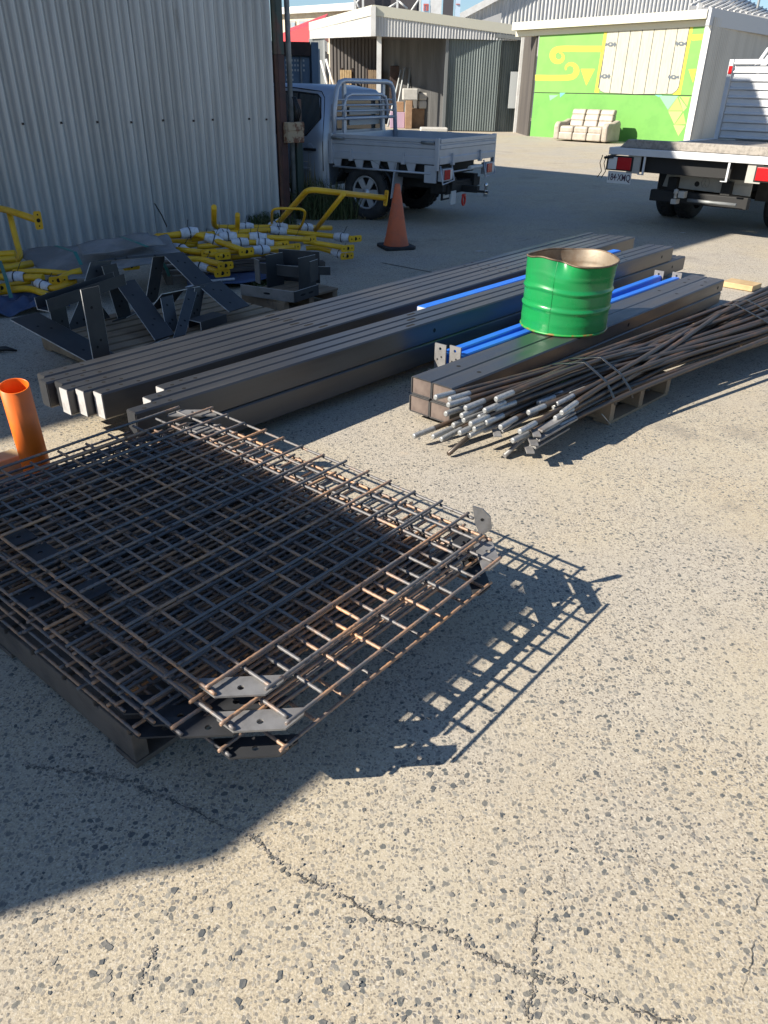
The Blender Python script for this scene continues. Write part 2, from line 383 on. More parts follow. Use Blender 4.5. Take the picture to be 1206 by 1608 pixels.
# pieces of grit and litter
lb = MB()
for i in range(260):
    p = at(rnd.uniform(380, 1000), rnd.uniform(1300, 1600)) if i < 160 else at(rnd.uniform(0, 1206), rnd.uniform(380, 1100))
    r = rnd.uniform(.001, .0032)
    lb.box(p + V(0, 0, r * .6), (r * 2, r * 1.5, r * 1.4), (dirz(i * 37), dirz(i * 37 + 90), V(0, 0, 1)))
stuff(lb.build('loose_grit', mat('pale_grit', (.30, .27, .22), .9), g))
lf = MB()
for px, py, r in ((752, 395, .05), (760, 395, .03), (1072, 366, .05)):
    p = at(px, py); lf.add([p + V(-r, 0, .006), p + V(0, -r * .5, .005), p + V(r, .01, .008), p + V(0, r * .6, .005)], [(0, 1, 2, 3)])
stuff(lf.build('paper_scraps', M['trim_white'], g))

# ---------------------------------------------------------------- corrugated walls
def corr_wall(parent, a, b, zb0, zb1, zt0, zt1, pitch, depth, m, sheet_w, out, name='wall_sheet', seg=6, rect=False, dent=0.0):
    """sheets from a to b (xy), bottom heights zb, top heights zt, ridges towards 'out'"""
    a = V(a[0], a[1], 0); b = V(b[0], b[1], 0); L = (b - a).length; d = (b - a) / L; out = Vector(out).normalized()
    ns = max(1, round(L / sheet_w)); sw = L / ns
    for s in range(ns):
        x0, x1 = s * sw, (s + 1) * sw + (pitch * .4 if s < ns - 1 else 0)
        n = max(2, int((x1 - x0) / pitch * seg)); mb = MB(); vs = []
        rows = 9 if dent else 1
        lift = .004 * (s % 2)
        for i in range(n + 1):
            x = x0 + (x1 - x0) * i / n; u = x / L; ph = x / pitch
            if rect:
                q = ph % 1.0; h = 0 if q < .42 else (1 if .5 < q < .92 else (q - .42) / .08 if q <= .5 else (1 - q) / .08)
            else: h = .5 + .5 * math.sin(2 * PI * ph)
            for r in range(rows + 1):
                t = r / rows; z = (zb0 + (zb1 - zb0) * u) * (1 - t) + (zt0 + (zt1 - zt0) * u) * t
                dd = dent * (math.sin(x * 3.1 + z * 2.0) * math.sin(z * 1.3 + x * .7) + .6 * math.sin(x * 7.7 + 1) * math.sin(z * 3.3 + x)) if dent else 0
                vs.append(a + d * x + out * (h * depth + lift + dd) + V(0, 0, z))
        fs = [(i * (rows + 1) + r, (i + 1) * (rows + 1) + r, (i + 1) * (rows + 1) + r + 1, i * (rows + 1) + r + 1) for i in range(n) for r in range(rows)]
        mb.add(vs, fs, not rect); mb.build(name, m, parent)

# shed beside the yard, its long wall in shade
WA, WB = V(-16.04, -3.26, 0), V(-1.54, 11.24, 0)
SH = 6.6
d45 = dirz(45); n_out = V(.7071, -.7071, 0)
sh = thing('corrugated_shed', 'tall grey corrugated shed wall with rusty corner post on the left', 'shed')
corr_wall(sh, WA, WB, .0, .0, SH, SH,   .137, .07, M['wall_sheet'], .96, n_out, dent=.006, seg=8)
back = V(-.7071, .7071, 0)
corr_wall(sh, WB + back * 0.02, WB + back * 10, 0, 0, SH, SH, .137, .036, M['wall_sheet'], 1.4, d45, name='end_wall_sheet')
MB().hexa([WA + V(0, 0, SH) + n_out * .8, WB + V(0, 0, SH) + n_out * .1 + d45 * .1, WB + back * 10 + V(0, 0, SH), WA + back * 10 + V(0, 0, SH),
           WA + V(0, 0, SH + .1) + n_out * .8, WB + V(0, 0, SH + .1) + n_out * .1 + d45 * .1, WB + back * 10 + V(0, 0, SH + .1), WA + back * 10 + V(0, 0, SH + .1)]).build('roof', M['roof'], sh)
# screw heads
sc = MB()
for zz in (1.27, 2.75):
    L = (WB - WA).length; x = L - 10.0
    while x < L - .05:
        x = round(x / .137) * .137 + .137 * .25
        sc.box(WA + d45 * x + n_out * .08 + V(0, 0, zz + rnd.uniform(-.01, .01)), (.022, .022, .014), (d45, V(0, 0, 1), n_out)); x += rnd.choice((.274, .411, .411, .137 * 4))
stuff(sc.build('screw_head', M['rust_dark'], sh))
# corner post and lock box
pw = WB + d45 * .03 + n_out * .0
ps = MB().box(pw + d45 * .06 + V(0, 0, 1.0) + n_out * .02, (.1, .12, 2.0), (d45, n_out, V(0, 0, 1))).build('corner_post', M['post_red'], sh, .006)
MB().box(pw + d45 * .06 + V(0, 0, 4.3) + n_out * .02, (.1, .12, 4.6), (d45, n_out, V(0, 0, 1))).build('corner_post', M['post_green'], sh, .006)
pp = WB + d45 * .26 + n_out * .02
MB().tube([pp, pp + V(0, 0, 5)], .035, 10).build('downpipe', M['pole_grey'], sh)
MB().box(pp + d45 * .1 + V(0, 0, .75) + n_out * .0, (.1, .08, 1.5), (d45, n_out, V(0, 0, 1))).build('gate_post', M['post_green'], sh, .004)
bc = WB + d45 * .2 + n_out * .14 + V(0, 0, 1.11)
bxm = MB().box(bc, (.28, .1, .25), (d45, n_out, V(0, 0, 1))).build('lock_box', M['rust_cream'], sh, .008)
lid = MB().box(bc + n_out * .054 + V(0, 0, .07), (.27, .012, .09), (d45, n_out, V(0, 0, 1))).build('box_lid', M['rust_cream'], bxm, .003)
cb = MB()
for k in range(3): cb.tube([bc + d45 * (.02 + .03 * k) + V(0, 0, .13), bc + d45 * (.05 + .03 * k) + n_out * .03 + V(0, 0, .25), bc + d45 * (.02 * k) + V(0, 0, .42)], .012, 6)
cb.build('cable', M['black_plastic'], bxm)

# unseen sheet added to shade the rebar panels, outline shaped to that shade
AWH = 2.7
sv = V(math.cos(SUN_AZ), math.sin(SUN_AZ), 0) * (AWH / math.tan(SUN_EL))
def onplan(px, py, z):                 # where the shade edge seen there would lie on the ground
    p = at(px, py, z); return V(p.x, p.y, 0) + V(math.cos(SUN_AZ), math.sin(SUN_AZ), 0) * (z / math.tan(SUN_EL))
MZ = .32
gp = [onplan(660, 858, MZ), onplan(500, 1000, MZ) + V(-.04, .03, 0), V(-.07, 1.53, 0), at(420, 1292), at(345, 1350), at(240, 1368), at(0, 1442), V(-2.4, .5, 0), V(-5.4, .4, 0), V(-5.2, 4.6, 0), V(-1.95, 3.46, 0), V(-1.4, 3.22, 0), onplan(268, 670, MZ)]
aw = thing('shade_caster', 'unseen flat sheet on two posts, added to shade the rebar panels', 'shade_caster')
MB().prism([p - sv + V(0, 0, AWH - .04) for p in gp], V(0, 0, .04)).build('roof', M['roof'], aw)
for p in (gp[8] + V(.2, .2, 0), gp[9] + V(.2, -.3, 0)):
    q = p - sv; MB().tube([V(q.x, q.y, 0), V(q.x, q.y, AWH - .04)], .05, 8).build('post', M['pole_grey'], aw)
# ---------------------------------------------------------------- background buildings
def quad(mb, pts, th):                # thick panel: 4 corners, thickness away from the camera
    pts = [Vector(p) for p in pts]; n = (pts[1] - pts[0]).cross(pts[2] - pts[0]).normalized()
    if n.dot(pts[0]) < 0: n = -n
    return mb.prism(pts, n * th)
def gz(p): return V(p[0], p[1], 0)

# open shed with corrugated fascia
os_ = thing('open_shed', 'open fronted shed with pale corrugated fascia and white post', 'shed')
YB = 38.0
pA = atY(587, 57, 37.2); pAt = atY(587, 10, 37.2)          # near corner of the fascia
pB = atY(812, 64, YB); pBt = atY(812, 42, YB)
pC = atY(487, 61, 49); pCt = atY(487, 37, 49)
def fascia(a, b, at_, bt, n, m, trim):
    corr_wall(os_, a, b, a.z, b.z, at_.z, bt.z, .13, .035, m, 1.6, n, name='fascia_sheet', rect=True)
    d = (b - a).normalized()
    mb = MB(); o = Vector(n).normalized() * .07
    mb.hexa([at_ + o + V(0, 0, -.32), bt + o + V(0, 0, -.3), bt - o + V(0, 0, -.3), at_ - o + V(0, 0, -.32), at_ + o + V(0, 0, .05), bt + o + V(0, 0, .05), bt - o + V(0, 0, .05), at_ - o + V(0, 0, .05)])
    mb.build('fascia_trim', trim, os_)
fascia(pA, pB, pAt, pBt, V(.2, -1, 0), M['sheet_white'], M['trim_cream'])
fascia(pC, pA, pCt, pAt, V(-.95, -.3, 0), M['sheet_white'], M['trim_cream'])
MB().box((pA + pAt) / 2 + V(-.02, -.06, 0), (.2, .16, (pAt - pA).length)).build('fascia_corner', M['trim_white'], os_)
MB().hexa([pAt + V(0, .1, -.1), pBt + V(0, .1, -.1), V(6.5, 50, pBt.z - .1), pCt + V(.1, 0, -.1), pAt + V(0, .1, 0), pBt + V(0, .1, 0), V(6.5, 50, pBt.z), pCt + V(.1, 0, 0)]).build('roof', M['roof'], os_)
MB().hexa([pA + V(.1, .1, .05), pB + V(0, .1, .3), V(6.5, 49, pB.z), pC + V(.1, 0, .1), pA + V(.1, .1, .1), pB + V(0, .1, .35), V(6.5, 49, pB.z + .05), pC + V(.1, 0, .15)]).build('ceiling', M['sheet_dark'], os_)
po = atY(594, 205, 37.6); MB().bx(po.x - .1, po.x + .1, 37.5, 37.7, 0, pA.z + .3).build('post', M['trim_white'], os_)
# walls of the bay
dl = atY(697, 205, YB)
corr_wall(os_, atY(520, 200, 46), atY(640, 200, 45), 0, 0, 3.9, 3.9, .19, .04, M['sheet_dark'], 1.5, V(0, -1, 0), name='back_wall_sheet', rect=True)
corr_wall(os_, atY(602, 200, 45), gz(dl), 0, 0, 4.0, 3.7, .13, .035, M['sheet_inner_shade'], 1.5, V(-.8, -.5, 0), name='side_wall_sheet', rect=True)
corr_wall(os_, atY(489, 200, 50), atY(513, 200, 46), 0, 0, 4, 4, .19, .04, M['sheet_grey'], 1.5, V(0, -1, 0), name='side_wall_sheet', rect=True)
# sliding door and frame
d0, d1 = atY(697, 207, YB - .1), atY(776, 207, YB - .1); d2 = atY(812, 207, YB + .25)
ztop = atY(740, 52, YB).z
dr = corr_wall(os_, gz(d0), gz(d1), .03, .03, ztop, ztop - .1, .11, .035, M['sheet_door'], .95, V(0, -1, 0), name='door_sheet', rect=True)
corr_wall(os_, gz(d1) + V(0, .15, 0), gz(d2), .0, .0, ztop - .1, ztop - .25, .11, .035, M['sheet_door'], .95, V(0, -1, 0), name='wall_sheet', rect=True)
MB().bx(d0.x - .1, d0.x + .03, YB - .25, YB - .05, 0, ztop + .15).build('door_frame', M['sheet_grey'], os_)
MB().hexa([V(d0.x, YB - .25, ztop), V(d2.x, YB - .1, ztop - .25), V(d2.x, YB, ztop - .25), V(d0.x, YB - .12, ztop), V(d0.x, YB - .25, ztop + .16), V(d2.x, YB - .1, ztop - .12), V(d2.x, YB, ztop - .12), V(d0.x, YB - .12, ztop + .16)]).build('door_track', M['sheet_grey'], os_)
pr_ = atY(808, 207, YB - .4); MB().bx(pr_.x - .06, pr_.x + .06, YB - .46, YB - .34, 0, 3.9).build('post', M['trim_white'], os_)
wb = atY(798, 170, YB - .2); wb2 = atY(838, 113, YB - .2)
tag(MB().bx(wb.x, wb2.x, YB - .12, YB - .06, wb.z, wb2.z).build('pale_board', M['board_pale']), 'pale flat board leaning between the shed door and the green mural wall', 'board')
# things stored under it
def boxt(name, label, cat, m, px0, px1, py0, py1, Y, dep, group=None, bev=.02, lid=None):
    a = atY(px0, py1, Y); b = atY(px1, py0, Y)
    z0 = max(a.z, 0)
    o = MB().bx(a.x, b.x, Y, Y + dep, z0, b.z).build(name, m, None, bev); return tag(o, label, cat, group), a, b
sh1 = thing('crate_shelf', 'dark shelf holding pale timber crates under the open shed', 'shelf')
Ys = 44.2
for px in (536, 553, 577, 592):
    a = atY(px, 100, Ys); MB().bx(a.x - .05, a.x + .05, Ys, Ys + .8, 0, 2.5).build('upright', M['rust_dark'], sh1)
MB().bx(atY(534, 100, Ys).x, atY(594, 100, Ys).x, Ys, Ys + .8, .95, 1.0).build('shelf_board', M['timber_dark'], sh1)
for px0, px1, m, lab in ((534, 552, 'timber_new', 'pale timber crate lit by the sun on the left of the shelf'), (578, 592, 'timber', 'brown slatted timber crate beside the white shed post')):
    a = atY(px0, 150, Ys - .3); b = atY(px1, 110, Ys - .3)
    t = thing('crate', lab, 'crate', (a.x, Ys - .3, 0))
    for i in range(5):
        w = (b.x - a.x) / 5; MB().bx(i * w + .01, (i + 1) * w - .01, 0, .04, 1.0, b.z).build('slat', M[m], t)
    MB().bx(.01, b.x - a.x - .01, .05, .9, .02, b.z - .05).build('box', M[m], t)
for lab, px, top, lean in (('pale metal stay leaning by the container, left one', 504, 95, 12), ('pale metal stay leaning by the container, right one', 512, 93, 14)):
    a = atY(px, top, 45); b = atY(px + lean, 140, 44.6); b.z = max(b.z, .0); e = b + (b - a) * .2
    e.z = max(e.z, 0); tag(MB().tube([a, e], .07, 6).build('metal_stay', M['trim_white']), lab, 'pole')
for lab, q0, q1, r, m in (('long grey pole leaning against the inner wall of the open shed', (647, 88), (640, 150), .07, 'sheet_grey'), ('thin pale tube leaning left of the long grey pole', (630, 110), (618, 160), .05, 'board_pale'), ('second thin pale tube leaning at the bundle in the open shed', (636, 106), (626, 158), .05, 'board_pale'), ('short dark rail standing by the shed side wall', (667, 121), (668, 160), .05, 'rust_dark')):
    a = atY(*q0, 42); b = atY(*q1, 41.3); d = (b - a); b = a + d * (a.z / -d.z) if d.z < 0 else b
    tag(MB().tube([a, b], r, 6).build('leaning_pole', M[m]), lab, 'pole')
tag(MB().bx(atY(612, 140, 43).x, atY(640, 140, 43).x, 43, 43.6, 0, 2.6).build('dark_cabinet', M['rust_dark'], None, .03), 'dark cabinet standing in the back of the open shed', 'cabinet')
Yc = 40
boxt('cardboard_box', 'open brown cardboard box below the white cushions', 'box', M['cardboard'], 645, 676, 171, 206, Yc, 1.0)
t, a, b = boxt('cardboard_box', 'tall pale brown carton left of the open cardboard box', 'box', M['cardboard'], 636, 648, 158, 206, Yc - .6, .5)
boxt('cardboard_box', 'mauve printed carton stacked left of the pale carton', 'box', M['mauve'], 612, 636, 176, 206, Yc - .2, .8)
boxt('cardboard_box', 'brown carton on top of the mauve carton', 'box', M['cardboard'], 617, 634, 160, 175.6, Yc - .2, .8)
boxt('foam_block', 'big white foam block on the tall carton', 'foam', M['cushion'], 632, 657, 139, 157.5, Yc - .6, 1.2, None, .05)
boxt('cushion', 'upper white cushion right of the foam block', 'cushion', M['cushion'], 657, 676, 146, 157.5, Yc - .2, 1.0, None, .07)
boxt('cushion', 'lower white cushion right of the foam block', 'cushion', M['cushion'], 657, 676, 158, 170.6, Yc - .2, 1.0, None, .07)
a = atY(660, 205, 36.5); tag(MB().bx(a.x, a.x + 1.2, 36.5, 37.3, 0, .18).build('white_sheet_bundle', M['cushion'], None, .05), 'white bundle on the ground before the shed doors', 'bundle')

# shipping container behind the ute
ct = thing('shipping_container', 'dark blue shipping container with rusty top behind the silver ute', 'container', (0, 0, 0))
cx0 = atY(455, 65, 16.6).x - 1.2; cx1 = atY(499, 65, 16.6).x; ctop = atY(480, 66, 16.6).z
corr_wall(ct, (cx1, 16.62), (cx1, 22.6), .15, .15, ctop - .1, ctop - .1, .28, .04, M['cont_blue'], 3, V(1, 0, 0), rect=True)
MB().bx(cx0, cx1 - .05, 16.75, 22.6, .1, ctop - .03).build('body', M['cont_blue'], ct)
for xx in (cx0 + .06, cx1 - .06): MB().bx(xx - .07, xx + .07, 16.58, 16.74, 0, ctop).build('corner_post', M['cont_blue'], ct, .01)
MB().bx(cx0 + .14, cx1 - .14, 16.585, 16.735, ctop - .22, ctop).build('header', M['rust_dark'], ct)
for k in range(2):
    w = (cx1 - cx0 - .3) / 2; x0 = cx0 + .15 + k * w
    dd = MB().bx(x0 + .01, x0 + w - .01, 16.66, 16.72, .2, ctop - .24).build('door', M['cont_blue'], ct, .01)
    for bxo in (.25, .75): MB().tube([(x0 + w * bxo, 16.63, .25), (x0 + w * bxo, 16.63, ctop - .25)], .02, 6).build('lock_bar', M['pole_grey'], dd)
mk = MB()
for r in range(5):
    for c in range(7 if r < 3 else 3):
        mk.bx(cx1 - .62 + c * .055, cx1 - .62 + c * .055 + .03, 16.652, 16.657, 2.06 - r * .08, 2.06 - r * .08 + .035)
mk.build('faded_marks', M['board_pale'], ct)
_p = V(cx1, 16.6, 0); _r = Matrix.Rotation(R_(7), 4, 'Z'); ct.rotation_euler = (0, 0, R_(7)); ct.location = _p - _r @ _p
# far building with cream wall and red awning
fbld = thing('cream_building', 'far cream building with a row of small windows', 'building')
f0, f1 = atY(430, 60, 75), atY(565, 60, 66)
fz0, fz1 = atY(445, 15, 74).z - .35, atY(560, 8, 66.3).z - .35
MB().hexa([gz(f0), gz(f1), gz(f1) + V(0, 8, 0), gz(f0) + V(0, 8, 0), gz(f0) + V(0, 0, fz0), gz(f1) + V(0, 0, fz1), gz(f1) + V(0, 8, fz1), gz(f0) + V(0, 8, fz0)]).build('wall', M['brick_cream'], fbld)
MB().hexa([gz(f0) + V(0, -.8, fz0), gz(f1) + V(0, -.8, fz1), gz(f1) + V(0, 8, fz1), gz(f0) + V(0, 8, fz0), gz(f0) + V(0, -.8, fz0 + .45), gz(f1) + V(0, -.8, fz1 + .45), gz(f1) + V(0, 8, fz1 + .5), gz(f0) + V(0, 8, fz0 + .5)]).build('roof', M['trim_white'], fbld)
for x0, x1 in ((448, 464), (470, 487), (493, 509)):
    Yw = 72.4 - (x0 - 448) * .066
    a = atY(x0, 46, Yw); b = atY(x1, 33 - (x0 - 448) * .03, Yw)
    w = MB().bx(a.x, b.x, Yw - .1, Yw + .1, a.z, b.z).build('window', M['trim_white'], fbld)
    for k in range(2):
        ww = (b.x - a.x) / 2; MB().bx(a.x + k * ww + .12, a.x + (k + 1) * ww - .06, Yw - .13, Yw - .105, a.z + .12, b.z - .12).build('pane', M['sign_blue'], w)
ra = thing('red_roofed_building', 'low building with a bright red sloping roof edge behind the container', 'building')
a, b = atY(440, 62, 60), atY(505, 44, 56)
MB().hexa([a + V(0, 0, -.7), b + V(0, 0, -.5), b + V(0, 6, -.5), a + V(0, 6, -.7), a + V(0, 0, .25), b + V(0, 0, .35), b + V(0, 6, 1.2), a + V(0, 6, 1.0)]).build('roof', M['red_roof'], ra)
MB().hexa([a + V(0, -.1, -1.15), b + V(0, -.1, -1.15), b + V(0, 5, -1.15), a + V(0, 5, -1.15), a + V(0, -.1, -.72), b + V(0, -.1, -.52), b + V(0, 5, -.52), a + V(0, 5, -.72)]).build('gutter', M['trim_white'], ra)
MB().hexa([gz(a) + V(0, .3, 0), gz(b) + V(0, .3, 0), gz(b) + V(0, 6, 0), gz(a) + V(0, 6, 0), a + V(0, .3, -1.2), b + V(0, .3, -1.2), b + V(0, 6, -1.2), a + V(0, 6, -1.2)]).build('wall', M['sheet_dark'], ra)
# rooftop sign with steel frame
sg = thing('rooftop_sign', 'dark backed rooftop sign on a white steel frame above the open shed', 'sign')
Yg = 52
a, b = atY(556, 18, Yg), atY(661, -40, Yg)
MB().bx(a.x + .1, b.x, Yg + .5, Yg + .7, a.z - 1, b.z).build('sign_board', M['sign_dark'], sg)
for px in (557, 570, 624, 660): x = atY(px, 0, Yg).x; MB().bx(x - .06, x + .06, Yg - .06, Yg + .06, 3.6, b.z).build('post', M['steel_frame'], sg)
for (x0, y0), (x1, y1) in (((557, 0), (566, 16)), ((570, -10), (558, 8)), ((624, 4), (604, 16)), ((624, 0), (640, 14)), ((660, -4), (645, 18))):
    MB().tube([atY(x0, y0, Yg), atY(x1, y1, Yg)], .06, 6).build('brace', M['steel_frame'], sg)
fb2 = thing('banner_sign', 'pale blue and white banner boards beside the rooftop sign', 'sign')
for x0, x1, m in ((663, 675, 'sign_blue'), (675.2, 695, 'trim_white'), (695.2, 714, 'sign_dark'), (714.2, 725, 'sign_blue')):
    a, b = atY(x0, 26, 50), atY(x1, -30, 50); MB().bx(a.x, b.x, 50, 50.25, 3.0, b.z).build('banner_panel', M[m], fb2)
for x0, x1, y0, y1 in ((665, 673, 6, 8), (665, 667, 8, 17), (669, 671, 9, 17), (671.5, 673, 8, 17), (716, 722, 6, 7)):
    a, b = atY(x0, y1, 49.95), atY(x1, y0, 49.95); MB().bx(a.x, b.x, 49.95, 49.99, a.z, b.z).build('banner_mark', M['sign_red'], fb2)
# the big white gabled shed behind
wg = thing('white_gabled_shed', 'large white corrugated shed gable rising behind the mural shed', 'shed')
Yw = 58
g0, g1, g2 = atY(705, 40, Yw), atY(806, -16, Yw), atY(1090, 45, Yw)
apx = atY(950, -90, Yw)
corr_wall(wg, gz(g0), gz(apx), 0, 0, g0.z, apx.z, .25, .05, M['sheet_white'], 2, V(0, -1, 0), name='gable_sheet', rect=True)
corr_wall(wg, gz(apx), gz(g2), 0, 0, apx.z, apx.z - 1.5, .25, .05, M['sheet_white'], 2, V(0, -1, 0), name='gable_sheet', rect=True)
for p, q in ((g0, apx), (apx, V(g2.x, g2.y, apx.z - 1.5))):
    MB().hexa([p + V(0, -.4, -.05), q + V(0, -.4, -.05), q + V(0, 14, -.05), p + V(0, 14, -.05), p + V(0, -.4, .35), q + V(0, -.4, .35), q + V(0, 14, .35), p + V(0, 14, .35)]).build('roof', M['trim_white'], wg)
e0 = atY(722, 22, 54); MB().hexa([e0 + V(-.5, 0, -1.5), e0 + V(2.5, 0, -1.0), e0 + V(2.5, 3, -1.0), e0 + V(-.5, 3, -1.5), e0 + V(-.5, 0, -.9), e0 + V(2.5, 0, .1), e0 + V(2.5, 3, .1), e0 + V(-.5, 3, -.9)]).build('vent_roof', M['sheet_white'], wg)

# the shed with the painted mural
mu = thing('mural_shed', 'shed whose front wall carries a bright green and yellow painted mural', 'shed')
mL = gz(at(832, 213.7)); YM = mL.y; md = dirz(-42)
lo_, hi_ = .5, 20.
for _ in range(40):
    t_ = (lo_ + hi_) / 2
    if proj(mL + md * t_)[0] < 1073: lo_ = t_
    else: hi_ = t_
mR = mL + md * t_; mn = V(md.y, -md.x, 0)
ML = (mR - mL).length
def onm(px, py):                       # point of the mural plane seen there
    d = ray(px, py); c = V(0, 0, CAM_H); t = (mL - c).dot(mn) / d.dot(mn); return c + d * t
zl, zr = onm(846, 40).z, onm(1105, 30).z; zs = (onm(838, 144).z + onm(1080, 150).z) / 2
def zt(u): return zl + (zr - zl) * u / ML
def mp(u, z, o=0.0): return mL + md * u + mn * o + V(0, 0, z)
MB().prism([mp(0, zs), mp(ML, zs), mp(ML, zr), mp(0, zl)], -mn * .12).build('upper_wall', M['m_green_hi'], mu)
MB().prism([mp(0, 0), mp(ML, 0), mp(ML, zs - .03), mp(0, zs - .03)], -mn * .12).build('lower_wall', M['m_green'], mu)
MB().prism([mp(0, zs - .04, -.03), mp(ML, zs - .04, -.03), mp(ML, zs + .01, -.03), mp(0, zs + .01, -.03)], -mn * .05).build('seam', M['dark_line'], mu)
def paint(name, pix, m, o=.004):       # flat painted shape, pixel outline carried onto the wall
    vs = []
    for px, py in pix: vs.append(onm(px, py) + mn * o)
    mb = MB().prism(vs, -mn * .0035); return mb.build(name, M[m], mu)
def zc(x, y): return (800 + x / 3.769, 20 + y / 3.769)
bdo = [zc(*p) for p in ((586, 74), (1072, 57), (1048, 190), (1003, 440), (990, 462), (965, 480), (745, 482), (560, 473), (538, 462), (526, 440), (540, 350), (570, 180))]
paint('yellow_border', [zc(*p) for p in ((568, 74), (588, 74), (535, 410), (530, 474), (503, 472))], 'm_yellow', .004)
paint('yellow_border', [zc(*p) for p in ((1072, 57), (1094, 55), (1012, 486), (966, 485), (1000, 440))], 'm_yellow', .004)
def inset(poly, k):
    cx = sum(p[0] for p in poly) / len(poly); cy = sum(p[1] for p in poly) / len(poly); return [(cx + (x - cx) * k, cy + (y - cy) * k) for x, y in poly]
paint('door_outline', inset(bdo, 1.006), 'dark_line', .008)
# boards of the painted door
def clip(poly, f):
    out = []
    for i in range(len(poly)):
        p, q = poly[i], poly[(i + 1) % len(poly)]; a, b = f(p), f(q)
        if a >= 0: out.append(p)
        if a * b < 0: t = a / (a - b); out.append((p[0] + (q[0] - p[0]) * t, p[1] + (q[1] - p[1]) * t))
    return out
nb = 7
for k in range(nb):
    def edge(u):
        t0, t1 = zc(586 + (1072 - 586) * u, 70), zc(526 + (1003 - 526) * u, 470)
        return lambda p: (p[0] - t0[0]) - (t1[0] - t0[0]) * (p[1] - t0[1]) / (t1[1] - t0[1])
    e0_, e1_ = edge(k / nb + .004), edge((k + 1) / nb - .004)
    q = clip(inset(bdo, .994), e0_); q = clip(q, lambda p: -e1_(p))
    if len(q) > 2: paint('door_board', q, 'barn', .014 + .003 * (k % 2))
for hx, hy, sx in ((600, 187, 1), (1018, 183, -1), (565, 376, 1), (973, 381, -1)):
    paint('painted_hinge', [zc(hx + sx * x, hy + y) for x, y in ((-30, -10), (-18, -4), (-8, -12), (10, -12), (18, -4), (26, -16), (34, 0), (24, 18), (18, 5), (8, 13), (-10, 13), (-18, 5), (-32, 10))], 'hinge', .024)
    paint('hinge_eye', [zc(hx + 6 * math.cos(a * .785), hy + 5 * math.sin(a * .785)) for a in range(8)], 'barn', .028)
def band(name, cl, w0, w1, m='m_yellow'):
    n = len(cl); L1 = []; L2 = []
    for i, (x, y) in enumerate(cl):
        a = cl[max(0, i - 1)]; c = cl[min(n - 1, i + 1)]; dx, dy = c[0] - a[0], c[1] - a[1]; q = math.hypot(dx, dy); w = w0 + (w1 - w0) * max(0, (i / (n - 1) - .35) / .65) if w1 != w0 else w0
        L1.append(zc(x - dy / q * w / 2, y + dx / q * w / 2)); L2.append(zc(x + dy / q * w / 2, y - dx / q * w / 2))
    vs = [onm(*p) + mn * .004 for p in L1] + [onm(*p) + mn * .004 for p in L2]
    mb = MB().add(vs, [(i, i + 1, n + i + 1, n + i) for i in range(n - 1)]); o = mb.build(name, M[m], mu); return o
def spiral(cx, cy, r0, r1, a0, a1, n=22): return [(cx + (r0 + (r1 - r0) * i / n) * math.cos(a0 + (a1 - a0) * i / n), cy + (r0 + (r1 - r0) * i / n) * math.sin(a0 + (a1 - a0) * i / n)) for i in range(n + 1)]
band('yellow_scroll', [(546, 214), (430, 214), (330, 213)] + [(300 + 1, 214)] + spiral(292, 258, 42, 22, -PI * .55, -PI * 2.45), 36, 8)
band('yellow_scroll', [(152, 384), (250, 386), (340, 385)] + spiral(358, 336, 46, 24, PI * .45, -PI * 1.05), 34, 8)
band('yellow_scroll', [(1078, 147), (1145, 143)], 36, 36)
paint('yellow_triangle', [zc(422, 332), zc(507, 332), zc(455, 432)], 'm_yellow')
paint('yellow_triangle', [zc(1060, 334), zc(1106, 332), zc(1086, 415)], 'm_yellow')
tri = [((885, 490), (1000, 492), (938, 575), 'm_teal'), ((1000, 492), (1050, 560), (1030, 585), 'm_lime2'), ((938, 580), (995, 500), (1028, 580), 'm_lime'), ((940, 584), (1026, 584), (975, 660), 'm_lime2'),
       ((975, 664), (1030, 590), (1045, 660), 'm_lime'), ((970, 664), (1040, 668), (1000, 730), 'm_lime2'), ((1010, 495), (1070, 497), (1052, 555), 'm_lime'), ((235, 488), (290, 488), (240, 520), 'm_teal'), ((298, 474), (332, 474), (300, 502), 'm_blue'), ((860, 486), (905, 487), (884, 500), 'm_blue')]
for a, b, c, m in tri: paint('painted_triangle', [zc(*a), zc(*b), zc(*c)], m)
# gutter, corner trim, return wall
gl, gr = onm(812, 41), onm(1117, 21)
gb = MB().hexa([gl + mn * .35 + V(0, 0, -.16), gr + mn * .35 + V(0, 0, -.16), gr - mn * .5 + V(0, 0, -.16), gl - mn * .5 + V(0, 0, -.16), gl + mn * .35 + V(0, 0, .1), gr + mn * .35 + V(0, 0, .1), gr - mn * .5 + V(0, 0, .16), gl - mn * .5 + V(0, 0, .16)]).build('gutter', M['trim_cream'], mu)
MB().hexa([gl + mn * .05 + V(0, 0, -.36), gr + mn * .05 + V(0, 0, -.36), gr - mn * .4 + V(0, 0, -.36), gl - mn * .4 + V(0, 0, -.36), gl + mn * .05 + V(0, 0, -.17), gr + mn * .05 + V(0, 0, -.17), gr - mn * .4 + V(0, 0, -.17), gl - mn * .4 + V(0, 0, -.17)]).build('eave_board', M['trim_cream'], mu)
ct0 = mR + md * .12
MB().hexa([ct0 + mn * .06 - md * .12, ct0 + mn * .06 + md * .1, ct0 - mn * .1 + md * .1, ct0 - mn * .1 - md * .12] + [q + V(0, 0, zr) for q in (ct0 + mn * .06 - md * .12, ct0 + mn * .06 + md * .1, ct0 - mn * .1 + md * .1, ct0 - mn * .1 - md * .12)]).build('corner_trim', M['trim_white'], mu)
rb = mR - mn * 6.6; rzt = zr
corr_wall(mu, gz(ct0 + md * .1), rb, 0, 0, zr + .05, rzt + .05, .16, .03, M['sheet_cream'], 1.0, md, name='side_wall_sheet', rect=False)
